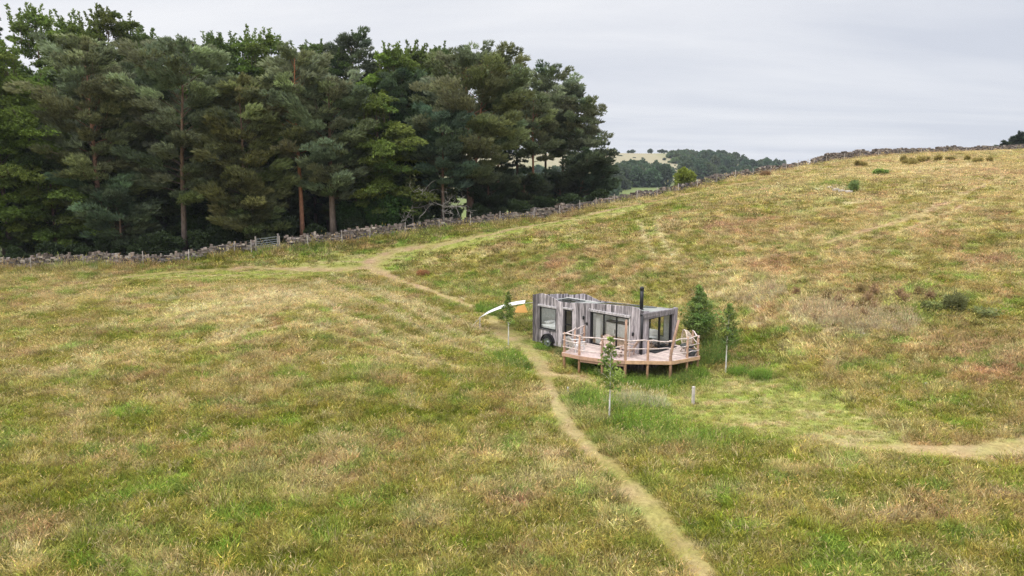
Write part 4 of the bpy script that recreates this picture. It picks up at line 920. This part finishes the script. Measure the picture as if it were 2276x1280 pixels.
m = MB(); m.box(-8.4, -.2, .25, 3.05, -.42, -.14); m.box(-8.5, -.1, .2, .32, -.5, -.42); m.box(-8.5, -.1, 2.98, 3.1, -.5, -.42); m.tube([(-7.12, -.02, -.50), (-7.12, 3.3, -.50)], .06, 8); m.build('chassis', M['black_metal'], cab)
m = MB(); clad(m, (-4.6, .28), (-.02, .28), (0, -1), lambda s: -.16, lambda s: -1.3, [], .1, .16, .03)
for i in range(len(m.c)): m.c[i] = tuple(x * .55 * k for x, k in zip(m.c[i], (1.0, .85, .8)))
m.build('skirting', M['old_wood'], cab)
m = MB(); clad(m, (-.06, .3), (-.06, 3.2), (1, 0), lambda s: -.16, lambda s: -1.3, [], .1, .16, .03)
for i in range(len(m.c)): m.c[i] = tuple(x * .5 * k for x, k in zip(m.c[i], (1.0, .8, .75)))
m.build('skirting', M['old_wood'], cab)
wx0, wz0 = -7.12, -.50
wh = MB(); wh.lathe([(.30, .12), (.41, .12), (.44, .09), (.44, -.09), (.41, -.12), (.30, -.12)], (wx0, -.13, wz0), axis='y', n=32); wh = wh.build('wheel', M['rubber'], cab, True)
rm = MB(); rm.lathe([(.30, .1), (.29, -.08), (.26, -.09), (.18, -.03), (.10, -.05), (.09, -.10), (0, -.105)], (wx0, -.13, wz0), axis='y', n=28); rm.build('rim', M['grey_metal'], wh, True)
m = MB(); ar = [(wx0 + .54 * math.cos(a), -.06, wz0 + .54 * math.sin(a)) for a in np.linspace(0, math.pi, 13)]
for p, q in zip(ar[:-1], ar[1:]): m.hexa([(p[0], -.26, p[2]), (q[0], -.26, q[2]), (q[0], -.05, q[2]), (p[0], -.05, p[2]), (p[0] * 1, -.26, p[2] + .015), (q[0], -.26, q[2] + .015), (q[0], -.05, q[2] + .015), (p[0], -.05, p[2] + .015)])
m.build('wheel_arch', M['black_metal'], cab)
# things inside, seen through the glass
def thing_at(name, x, y, z, rz, label, cat, group=None): return empty(name, LW(x, y, z), TH + rz, label, cat, group)
t = thing_at('bed', -7.3, 1.2, 0, 0, 'bed with white mattress inside the large left window', 'bed'); m = MB(); m.box(-1.0, 1.0, -1.0, 1.0, 0, .24, (.35, .25, .16)); m.build('bed_frame', M['ply'], t)
m = MB(); m.box(-.98, .98, -.98, .98, .25, .48); m.build('mattress', M['linen'], t, bevel=.05); m = MB(); m.box(-.9, -.45, -.7, .1, .49, .62); m.build('pillow', M['linen'], t, bevel=.06)
t = thing_at('curtain', -3.3, .22, 0, 0, 'white curtain drawn to the left side of the sliding door', 'curtain'); m = MB()
cz = [(-.19 + .38 * i / 24, .04 * math.sin(i * 1.3)) for i in range(25)]
for (a0, b0), (a1, b1) in zip(cz[:-1], cz[1:]): m.hexa([(a0, b0, .03), (a1, b1, .03), (a1, b1 + .008, .03), (a0, b0 + .008, .03), (a0, b0, 1.92), (a1, b1, 1.92), (a1, b1 + .008, 1.92), (a0, b0 + .008, 1.92)])
m.build('drape', M['linen'], t); m = MB(); m.tube([(-.25, 0, 1.94), (.25, 0, 1.94)], .012, 6); m.build('rail', M['black_metal'], t)
t = thing_at('kitchen_unit', -3.6, 2.85, 0, 0, 'white kitchen unit with dark worktop along the cabin back wall', 'kitchen unit'); m = MB(); m.box(-.95, .95, -.28, .28, 0, .86, (.70, .69, .66)); m.build('cabinet', M['paint'], t)
m = MB(); m.box(-.97, .97, -.32, .3, .865, .91, (.05, .045, .04)); m.build('worktop', M['ply'], t); m = MB(); m.box(-.9, .9, .05, .28, 1.35, 1.38, (.4, .27, .16)); m.build('shelf', M['ply'], t)
t = thing_at('fridge', -2.3, 2.85, 0, 0, 'tall black fridge at the end of the kitchen unit', 'fridge'); m = MB(); m.box(-.3, .3, -.3, .3, 0, 1.6); m.build('body', M['black_metal'], t, bevel=.02); m = MB(); m.box(-.3, .3, -.33, -.305, .02, 1.58); d_ = m.build('door', M['black_metal'], t); m = MB(); m.box(.2, .23, -.37, -.335, .7, 1.2); m.build('handle', M['grey_metal'], d_)
t = thing_at('wood_stove', -.34, .45, 0, .6, 'black wood stove under the flue in the front corner', 'stove'); m = MB(); m.box(-.2, .2, -.18, .18, .12, .72); m.tube([(0, 0, .72), (0, 0, 1.98)], .07, 12); m.build('body', M['black_metal'], t)
for sx in (-.15, .15):
    for sy in (-.13, .13): m = MB(); m.box(sx - .02, sx + .02, sy - .02, sy + .02, 0, .12); m.build('leg', M['black_metal'], t)
t = thing_at('sofa', -2.9, 1.0, 0, 0, 'white sofa inside the cabin behind the sliding door', 'sofa'); t.location = LW(-1.4, 2.7, 0); m = MB(); m.box(-.6, .6, -.35, .35, .1, .42); m.build('seat', M['linen'], t, bevel=.05); m = MB(); m.box(-.6, .6, .2, .38, .43, .8); m.build('backrest', M['linen'], t, bevel=.05)
t = thing_at('stool', -.75, 1.9, 0, 0, 'round brown stool with dark top inside the glazed end', 'stool'); m = MB(); m.lathe([(0, .42), (.22, .42), (.23, .46), (.2, .49), (0, .5)], n=20, col=(.03, .03, .03)); m.build('seat', M['ply'], t, True)
for k in range(3): m = MB(); a = k * 2.1; m.tube([(.2 * math.cos(a), .2 * math.sin(a), 0), (.14 * math.cos(a), .14 * math.sin(a), .42)], .025, 6, col=(.35, .2, .1)); m.build('leg', M['ply'], t)
t = thing_at('floor_cushion', -.35, 2.4, 0, 0, 'dark floor cushion behind the end glazing', 'cushion'); m = MB(); m.lathe([(0, .02), (.30, .02), (.38, .10), (.36, .18), (.2, .24), (0, .25)], n=20, col=(.03, .035, .03)); m.build('cover', M['paint'], t, True)

# ------------------------------------------------------------------ deck
deck = empty('deck', LW(0, 0, 0), TH, 'raised timber deck with rustic branch railings wrapped around the cabin corner', 'deck')
DP = [(-3.95, -.08), (-3.38, -2.92), (-2.14, -2.83), (-.74, -2.37), (.21, -1.78), (2.08, -.04), (2.56, 2.04), (1.25, 3.30), (.14, 3.30), (.14, -.08)]
def xcross(y):
    xs_ = []
    for (ax, ay), (bx, by) in zip(DP, DP[1:] + DP[:1]):
        if (ay <= y) != (by <= y): xs_.append(ax + (bx - ax) * (y - ay) / (by - ay))
    return sorted(xs_)
m = MB(); y = -2.92
while y < 3.29:
    y1_ = y + .135; a_, b_ = xcross(y + .004), xcross(min(y1_, 3.299) - .004)
    if len(a_) == len(b_) and a_:
        t_ = rc.uniform(.82, 1.16); c = (.51 * t_, .41 * t_ * rc.uniform(.96, 1.03), .37 * t_)
        for k in range(0, len(a_), 2):
            xa0, xa1, xb0, xb1 = a_[k], a_[k + 1], b_[k], b_[k + 1]
            m.hexa([(xa0, y + .004, -.03), (xa1, y + .004, -.03), (xb1, y1_ - .004, -.03), (xb0, y1_ - .004, -.03), (xa0, y + .004, 0), (xa1, y + .004, 0), (xb1, y1_ - .004, 0), (xb0, y1_ - .004, 0)], c)
    y = y1_
m.build('deck_boards', M['deck_wood'], deck)
outer = DP[:8]
for i, (a, b) in enumerate(zip(outer[:-1], outer[1:])):
    a3 = Vector((a[0], a[1], 0)); b3 = Vector((b[0], b[1], 0)); d = (b3 - a3).normalized(); n = Vector((d.y, -d.x, 0)); m = MB(); k = rc.uniform(.9, 1.1)
    c = (.52 * k, .33 * k, .20 * k) if i >= 4 else (.46 * k, .29 * k, .205 * k)
    m.beam(a3 + n * .03 + d * .001 - Vector((0, 0, .098)), b3 + n * .03 - d * .001 - Vector((0, 0, .098)), .045, .19, c)
    if i in (2, 3): m.beam(a3 - n * .04 - Vector((0, 0, .27)), b3 - n * .04 - Vector((0, 0, .27)), .045, .15, tuple(x * .8 for x in c))
    m.build('fascia', M['deck_wood'], deck)
for y in (-2.2, -1.2, -.5, .6, 1.6, 2.6):
    xc = xcross(y)
    if xc: m = MB(); m.beam((xc[0] + .1, y, -.13), (xc[-1] - .1, y, -.13), .06, .18, (.22, .15, .1)); m.build('joist', M['deck_wood'], deck)
POSTS = [(-3.92, -.35, 1.12, (0, 0)), (-3.68, -1.5, 1.12, (0, 0)), (-3.36, -2.78, 1.17, (0, 0)), (-2.3, -2.70, 1.15, (.02, 0)), (-.95, -2.32, 1.13, (0, 0)), (.18, -1.70, 2.27, (.0, .0)), (1.08, -.86, 1.14, (0, 0)), (2.0, -.02, 2.30, (.28, .22)), (2.28, 1.2, 1.2, (0, 0)), (2.44, 2.05, 1.16, (0, 0)), (1.55, 2.95, 1.16, (0, 0))]
for i, (x, y, h, ln) in enumerate(POSTS):
    m = MB(); t_ = rc.uniform(.85, 1.15); X, Y, Z = LW(x, y, 0); gz = g1(X, Y) - OZ - .25; r0 = .072 if h < 2 else .082
    c0 = (.40 * t_, .235 * t_, .145 * t_); c1 = (.44 * t_, .28 * t_, .20 * t_)
    m.tube([(x, y, gz), (x + .01, y, -.3), (x - .01, y + .01, .3), (x + ln[0] * .5, y + ln[1] * .5, h * .6), (x + ln[0], y + ln[1], h)], [r0 * 1.1, r0, r0, r0 * .9, r0 * .75], 9, cols=[c0, c0, c1, c1, c1]); m.build('post', M['pole_wood'], deck, True)
def rail(a, b, ha, hb, r0=.036, wob=.020):
    m = MB(); a = Vector((a[0], a[1], ha)); b = Vector((b[0], b[1], hb)); d = (b - a); a = a - d.normalized() * .12; b = b + d.normalized() * .12; t_ = rc.uniform(.9, 1.15)
    p = [a + (b - a) * k + Vector((rc.gauss(0, .4), rc.gauss(0, .4), rc.gauss(0, 1))) * (wob if 0 < k < 1 else .01) for k in (0, .25, .5, .75, 1)]
    m.tube(p, [r0 * 1.1, r0, r0 * .95, r0 * .9, r0 * .8], 8, col=(.56 * t_, .47 * t_, .43 * t_)); m.build('rail', M['pole_wood'], deck, True)
for i in range(len(POSTS) - 1):
    a, b = POSTS[i], POSTS[i + 1]
    for hz in ((1.10, .70, .30) if i not in (5, 6) else (1.10, .66)): rail(a, b, hz + rc.uniform(-.04, .04), hz + rc.uniform(-.04, .04), .040 if hz > 1 else .03)
m = MB(); m.beam((2.2, 1.2, -.15), (1.6, 2.9, -.85), .05, .09, (.14, .1, .08)); m.build('brace', M['deck_wood'], deck)

def garden_chair(name, x, y, rz, label, col, mat, group=None, slats=6, tilt=.28, sh=.38, bh=.95, w_=.62):
    t = thing_at(name, x, y, .004, rz, label, 'chair', group); m = MB(); n = slats
    for k in range(5): yy = -.26 + k * .115; m.box(-w_ / 2 + .03, w_ / 2 - .03, yy, yy + .09, sh - .06 * k / 4, sh + .025 - .06 * k / 4, col)
    m.build('seat', mat, t); m = MB(); wd = (w_ - .06) / n
    for k in range(n):
        x0 = -w_ / 2 + .03 + k * wd; top = bh - .05 * abs(k - (n - 1) / 2); m.hexa([(x0, .27, sh - .1), (x0 + wd * .8, .27, sh - .1), (x0 + wd * .8, .295, sh - .1), (x0, .295, sh - .1), (x0, .27 + tilt, top), (x0 + wd * .8, .27 + tilt, top), (x0 + wd * .8, .295 + tilt, top), (x0, .295 + tilt, top)], col)
    for z_ in (.55, .8): yy = .30 + tilt * (z_ - sh + .1) / (bh - sh + .1); m.box(-w_ / 2 + .03, w_ / 2 - .03, yy, yy + .03, z_ - .03, z_ + .03, col)
    m.build('backrest', mat, t)
    for s in (-1, 1):
        for yy in (-.25, .30): m = MB(); m.beam((s * w_ / 2, yy, 0), (s * w_ / 2, yy + .02, .58 if yy < 0 else .56), .04, .07, col); m.build('leg', mat, t)
        m = MB(); m.box(s * (w_ / 2) - .055, s * (w_ / 2) + .055, -.32, .38, .585, .61, col); m.build('armrest', mat, t)
garden_chair('garden_chair', -3.0, -2.05, 2.75, 'white slatted garden chair at the left corner of the deck', (.66, .645, .63), M['paint'], slats=7, w_=.72)
garden_chair('garden_chair', -1.5, -1.25, .55, 'bare timber armchair on the deck in front of the door', (.52, .39, .33), M['deck_wood'], tilt=.32, bh=1.0)
garden_chair('garden_chair', -.42, -.75, -1.35, 'bare timber armchair leaning back between door and deck corner', (.50, .37, .31), M['deck_wood'], tilt=.38, bh=1.0)
t = thing_at('low_table', -.75, -1.45, .004, .3, 'low timber table between the two bare timber armchairs', 'table'); m = MB()
for k in range(5): m.box(-.4, .4, -.25 + k * .1, -.16 + k * .1, .30, .33, (.5, .4, .35))
m.build('table_top', M['deck_wood'], t)
for sx in (-.34, .34):
    for sy in (-.2, .2): m = MB(); m.box(sx - .025, sx + .025, sy - .025, sy + .025, 0, .295, (.45, .33, .27)); m.build('leg', M['deck_wood'], t)
# round rattan chair
t = thing_at('rattan_chair', 1.55, 2.05, .004, -.75, 'round open-weave rattan chair at the right end of the deck', 'chair'); cz_, rr = .78, .56; rc_ = (.58, .48, .40)
def sph(u, v): return (rr * math.cos(u) * math.sin(v), rr * .75 * math.cos(v), cz_ + rr * math.sin(u) * math.sin(v))
m = MB(); m.tube([(rr * math.cos(a), 0, cz_ + rr * math.sin(a)) for a in np.linspace(0, 2 * math.pi, 33)], .035, 7, col=rc_, cap=False); m.build('hoop', M['pole_wood'], t, True)
m = MB()
for k in range(22): u = 2 * math.pi * k / 22; m.tube([sph(u, v) for v in np.linspace(math.pi / 2, .12, 9)], .011, 4, col=rc_, cap=False)
for v in np.linspace(.25, 1.4, 7): m.tube([sph(u, v) for u in np.linspace(0, 2 * math.pi, 25)], .011, 4, col=rc_, cap=False)
m.build('basket', M['pole_wood'], t); m = MB(); m.lathe([(0, 0), (.33, .02), (.40, .10), (.34, .17), (0, .19)], (0, .16, .32), n=20, col=(.06, .065, .06)); m.build('cushion', M['paint'], t, True)
for k in range(4): m = MB(); a = .8 + k * math.pi / 2; m.tube([(.42 * math.cos(a), .15 + .38 * math.sin(a), 0), (.3 * math.cos(a), .15 + .2 * math.sin(a), .36)], .028, 6, col=rc_); m.build('leg', M['pole_wood'], t, True)
t = thing_at('fire_bowl', 2.2, 1.75, .004, 0, 'dark grey bowl on the deck beside the rattan chair', 'bowl'); m = MB(); m.lathe([(0, .03), (.16, .03), (.17, .0), (.19, .0), (.21, .06), (.29, .2), (.31, .29), (.28, .29), (.24, .18), (.1, .09), (0, .08)], n=24, col=(.07, .075, .085)); m.build('shell', M['paint'], t, True); m = MB(); m.lathe([(.285, .28), (.325, .28), (.325, .31), (.285, .31), (.285, .28)], n=24, col=(.09, .095, .1)); m.build('rim', M['paint'], t, True)

# ------------------------------------------------------------------ shade sail left of the cabin
px_, py_ = hit(1066, 733); A = Vector(atY(1067, 705, py_)); Bq = Vector(LW(-8.62, 2.9, 1.72)); root = empty('shade_sail', (px_, py_, g1(px_, py_)), 0, 'white shade sail with an ochre panel stretched from a pole to the cabin end', 'awning'); O3 = Vector(root.location)
m = MB(); p0 = Vector((0, 0, -.3)); m.tube([p0, A - O3 + Vector((0, 0, .04))], .035, 8, col=(.45, .42, .38)); m.build('pole', M['pole_wood'], root)
C1 = Vector(atY(1146, 676, py_ + 2.6)); B1 = Vector(atY(1166, 674, py_ - 1.0)); D1 = Vector(atY(1142, 684, py_ - 1.8))
def patch(name, q, mat, sag, nu=12, nv=6, th=.012):
    m = MB(); P_ = []
    for i in range(nu + 1):
        for j in range(nv + 1):
            u, v = i / nu, j / nv; p = (q[0] * (1 - u) + q[1] * u) * (1 - v) + (q[3] * (1 - u) + q[2] * u) * v; p = p - Vector((0, 0, sag * 4 * u * (1 - u))); P_.append(p - O3)
    nn = len(P_); m.v = [tuple(p) for p in P_] + [tuple(p - Vector((0, 0, th))) for p in P_]; m.c = [(1, 1, 1)] * len(m.v)
    for i in range(nu):
        for j in range(nv): a = i * (nv + 1) + j; f = (a, a + nv + 1, a + nv + 2, a + 1); m.f += [f, tuple(nn + k for k in reversed(f))]
    return m.build(name, mat, root, True)
patch('canvas', [A, B1, Vector(atY(1168, 667, py_ + 1.6)), Vector(atY(1083, 693, py_ + 1.8))], M['canvas'], -.16)
E1 = Vector(atY(1150, 680, py_ - 1.05)); E2 = Vector(atY(1166, 676, py_ - 1.02)); E3 = Vector(atY(1173, 694, py_ - 1.5)); E4 = Vector(atY(1144, 694, py_ - 1.5))
patch('side_panel', [E1, E2, E3, E4], M['ochre'], .02)
m = MB(); m.tube([tuple(B1 - O3), tuple(Bq - O3)], .012, 5, col=(.7, .68, .66)); m.tube([tuple(A - O3), tuple(A - O3 + Vector((-1.2, -.4, -1.3)))], .010, 5, col=(.6, .6, .58)); m.build('rope', M['pole_wood'], root)

# ------------------------------------------------------------------ young trees, posts and field plants
WB = ((.62, .60, .56), (.55, .52, .46))
def sapling(px, base, top, Rc, cb, seed, label, col, nb, dens, pad, trunk=.032, name='young_birch', py_y=None, **kw):
    x, y = hit(px, base) if py_y is None else (atY(px, 760, py_y)[0], py_y); z = g1(x, y); H = atY(px, top, y)[2] - z
    root = empty(name, (x, y, z - .03), 0, label, 'young tree'); tree_parts(root, 'birch', H, Rc, cb, col, seed, nb=nb, trunk_r=trunk, bark=WB, dens=dens, pad_s=pad, **kw)
sapling(1130, 768, 648, .62, .36, 801, 'young birch with a white stem by the left end of the cabin', (.20, .27, .06), 22, 1.5, .55)
sapling(1354, 935, 748, .62, .34, 802, 'young birch with a white stem in front of the deck', (.22, .29, .07), 20, 1.1, .55)
sapling(1613, 828, 674, .72, .36, 803, 'slender young birch with a long white stem right of the deck', (.20, .26, .07), 30, 1.5, .55)
sapling(1550, 0, 634, 1.02, .12, 804, 'bushy dark green young birch just behind the right end of the deck', (.20, .275, .07), 74, 1.7, .60, trunk=.04, py_y=41.5)
sapling(1562, 0, 690, .7, .12, 805, 'smaller bushy birch beside the dark green one behind the deck', (.20, .27, .075), 46, 1.5, .55, trunk=.03, py_y=42.6)
def stake(px, base, top, r0, label, name, col):
    x, y = hit(px, base); z = g1(x, y); h = atY(px, top, y)[2] - z; t = empty(name, (x, y, z), 0.4, label, 'post'); m = MB(); m.box(-r0, r0, -r0, r0, -.3, h, col); m.build('shaft', M['pole_wood'], t, bevel=.01)
    m = MB(); m.hexa([(-r0 * 1.15, -r0 * 1.15, h), (r0 * 1.15, -r0 * 1.15, h), (r0 * 1.15, r0 * 1.15, h), (-r0 * 1.15, r0 * 1.15, h), (-r0 * .6, -r0 * .6, h + .03), (r0 * .6, -r0 * .6, h + .03), (r0 * .6, r0 * .6, h + .03), (-r0 * .6, r0 * .6, h + .03)], tuple(k * 1.05 for k in col)); m.build('cap', M['pole_wood'], t)
stake(1540, 899, 860, .06, 'pale square marker post on the mown grass in front of the deck', 'marker_post', (.52, .47, .43))
stake(1262, 875, 861, .03, 'short pale stake at the edge of the long grass left of the deck', 'stake', (.5, .5, .46))
def fplant(px, py, h, rad, col, label, name, cat, group=None, **kw):
    x, y = hit(px, py); return shrub(name, x, y, h, rad, col, int(px * 7 + py), label, cat, group, **kw)
RUST = (.20, .085, .04)
for i, (px, py, h) in enumerate(((1838, 668, .7), (1860, 678, .8), (1890, 692, .6), (1915, 690, .8), (1918, 708, .6), (1945, 690, .7), (1912, 650, .6), (1942, 655, .7), (1998, 665, .8), (2040, 660, .7), (2010, 672, .6), (1770, 655, .5), (1975, 700, .5), (2065, 668, .7), (1930, 676, .7))):
    fplant(px, py, h * .95, .26, (.36, .24, .13) if i % 3 else (.28, .21, .09), 'rust-brown seeding dock standing in the long grass right of the cabin', 'dock_plant', 'dock', 'rusty docks on the hillside', kind='spike', leaf=.11, stems=5, dens=.2)
fplant(2122, 690, .95, .5, (.19, .20, .08), 'dark round bush among the docks on the right-hand slope', 'bush', 'bush', leaf=.12, dens=.7, stems=10, kind='spike')
fplant(2070, 690, .5, .7, (.23, .26, .09), 'low grey-green bramble mound left of the dark round bush', 'bramble', 'bush', leaf=.1, dens=.3)
fplant(2190, 700, .4, .8, (.27, .30, .12), 'low spreading pale green thistle patch right of the dark round bush', 'thistle_patch', 'thistles', leaf=.1, dens=.22)
for i, (px, py) in enumerate(((2012, 364), (2026, 362), (2046, 360), (2060, 358), (2084, 357), (2112, 356), (2150, 357), (2008, 360), (2172, 360), (1905, 370), (1918, 369), (2030, 366), (2200, 362))):
    x, y = hit(px, py); shrub('gorse_bush', x, y, .45 + .4 * ((i * 7) % 5) / 5, .3 + .15 * (i % 3), (.34, .28, .09), 900 + i, 'small yellow-brown gorse clump on the crest below the wall', 'bush', 'gorse clumps on the crest', leaf=.16, kind='spike', dens=.55)
fplant(1957, 388, .6, .7, (.25, .34, .09), 'bright green bush alone on the upper slope', 'bush', 'bush', leaf=.2)
fplant(1897, 425, 1.0, .5, (.20, .27, .09), 'dark green thorn bush beside the pale stones on the upper slope', 'thorn_bush', 'bush', leaf=.15, dens=.45, kind='spike')
fplant(941, 611, .22, .5, (.40, .22, .10), 'rust-red patch of dead bracken right of the path', 'dead_bracken', 'bracken', leaf=.16, kind='spike')
fplant(1700, 392, .5, .55, (.30, .19, .10), 'reddish tuft at the foot of the wall where it crumbles', 'dead_bracken', 'bracken', leaf=.2, kind='spike')
x, y = hit(1514, 412); x, y = x * 1.06, y + 4; z = g1(x, y); shrub('broom_bush', x, y, max(1.6, atY(1514, 382, y)[2] - z), 1.5, (.24, .28, .05), 931, 'yellow-green broom bush standing behind the wall before the far copse', 'bush', leaf=.3, dens=2.2, stems=12)
for i, (px, py, s) in enumerate(((1826, 417, .35), (1845, 419, .5), (1858, 424, .55), (1872, 426, .45), (1886, 428, .5), (1878, 421, .3), (1870, 435, .25), (1918, 742, .2), (2060, 855, .2))):
    x, y = hit(px, py); r = np.random.default_rng(950 + i); m = MB(); k = r.uniform(.85, 1.15); ring = [(s * r.uniform(.7, 1.1) * math.cos(a), s * .7 * r.uniform(.7, 1.1) * math.sin(a)) for a in np.linspace(0, 6.283, 8)[:-1]]; n = 7
    m.v = [(a, b, -.15) for a, b in ring] + [(a * .85, b * .85, s * .35 * r.uniform(.7, 1.2)) for a, b in ring] + [(0, 0, s * .5)]; m.c = [(.42 * k, .38 * k, .33 * k)] * len(m.v)
    m.f = [(q, (q + 1) % n, n + (q + 1) % n, n + q) for q in range(n)] + [(n + q, n + (q + 1) % n, 2 * n) for q in range(n)]
    o = m.build('rock', M['stone']); o.location = (x, y, g1(x, y)); tag(o, 'pale half-buried stone in the grass of the slope', 'rock', 'pale stones in the grass')
# long grass around the deck feet and in the pale patch
def long_grass(spots, name, label):
    Ps, Ss, Ts = [], [], []
    for px, py, rad, n, h, col in spots:
        n = int(n * 1.8)
        x0, y0 = hit(px, py); a = rng.uniform(0, 6.283, n); q = rad * np.sqrt(rng.uniform(size=n)) ; X = x0 + q * np.cos(a); Y = y0 + q * np.sin(a)
        lx, ly = to_local(X, Y); k = ~((lx > -8.7) & (lx < .1) & (ly > -.05) & (ly < 3.4)); X, Y = X[k], Y[k]; lx, ly = lx[k], ly[k]; n = len(X)
        hh = h * rng.uniform(.6, 1.15, n); und = (lx > -3.4) & (lx < 2.3) & (ly > -2.6) & (ly < 3.3); hh[und] = np.minimum(hh[und], .32)
        Ps.append(np.stack([X, Y, ground(X, Y) - .02], 1)); Ss.append(np.stack([np.full(n, 1.1)] * 2 + [hh], 1)); Ts.append(np.array(col) * rng.lognormal(0, .2, (n, 1)) * (1 + rng.normal(0, .06, (n, 3))))
    P = np.concatenate(Ps); scatter(name, P, np.concatenate(Ss), rng.uniform(0, 6.283, len(P)), np.clip(np.concatenate(Ts), .01, .8), T_NEAR, label, 'grass')
G1 = (.185, .29, .05); G2 = (.145, .215, .05); G3 = (.50, .42, .26); G4 = (.20, .22, .08); G5 = (.44, .44, .26)
long_grass([(1290, 808, .9, 90, .5, G1), (1335, 828, .9, 90, .5, G1), (1390, 850, .9, 110, .55, G1), (1450, 858, .9, 120, .55, G1), (1510, 852, .8, 90, .5, G2), (1545, 835, .6, 60, .5, G1), (1320, 800, 1.0, 60, .5, G2), (1440, 835, 1.0, 80, .5, G4), (1265, 790, .8, 60, .55, G4), (1215, 775, .7, 40, .35, G1),
            (1580, 800, 1.0, 90, .6, G2), (1600, 770, 1.0, 80, .6, G2), (1380, 905, .9, 26, .65, G5), (1420, 900, .9, 36, .7, G5), (1455, 908, .7, 26, .7, G5), (1390, 915, 1.0, 60, .45, G1), (1440, 915, 1.0, 60, .45, G1), (1400, 935, .8, 40, .5, G1), (1330, 905, 1.0, 80, .5, G1), (1300, 890, .6, 40, .5, G2), (1440, 950, 1.2, 90, .5, G1),
            (1640, 830, .45, 40, .4, G1), (1690, 838, .5, 40, .45, G1), (1130, 800, 1.0, 60, .4, G1), (1150, 815, .8, 40, .4, G2), (1850, 700, 1.3, 90, .6, G3), (1910, 718, 1.2, 90, .6, G3), (1800, 695, 1.0, 60, .55, G3), (1990, 715, 1.2, 70, .55, G3), (1690, 655, 1.5, 70, .5, G3), (1090, 690, 1.2, 60, .5, G1)],
           'long_grass', 'longer green and bleached grass around the deck feet and rough patches')

# ------------------------------------------------------------------ thin summer haze over the valley
hb = MB(); hb.box(-2700, 2700, -600, 2700, -14, 75)
hm = bpy.data.materials.new('haze'); hm.use_nodes = True; ht = hm.node_tree; ht.nodes.clear()
ho = ht.nodes.new('ShaderNodeOutputMaterial'); pv = ht.nodes.new('ShaderNodeVolumePrincipled'); pv.inputs['Color'].default_value = (.78, .84, .95, 1); pv.inputs['Density'].default_value = .00013
ht.links.new(pv.outputs[0], ho.inputs['Volume'])
hz_ = hb.build('haze', hm); hz_['kind'] = 'stuff'; hz_['label'] = 'thin pale haze lying over the far valley and hill'; hz_['category'] = 'haze'
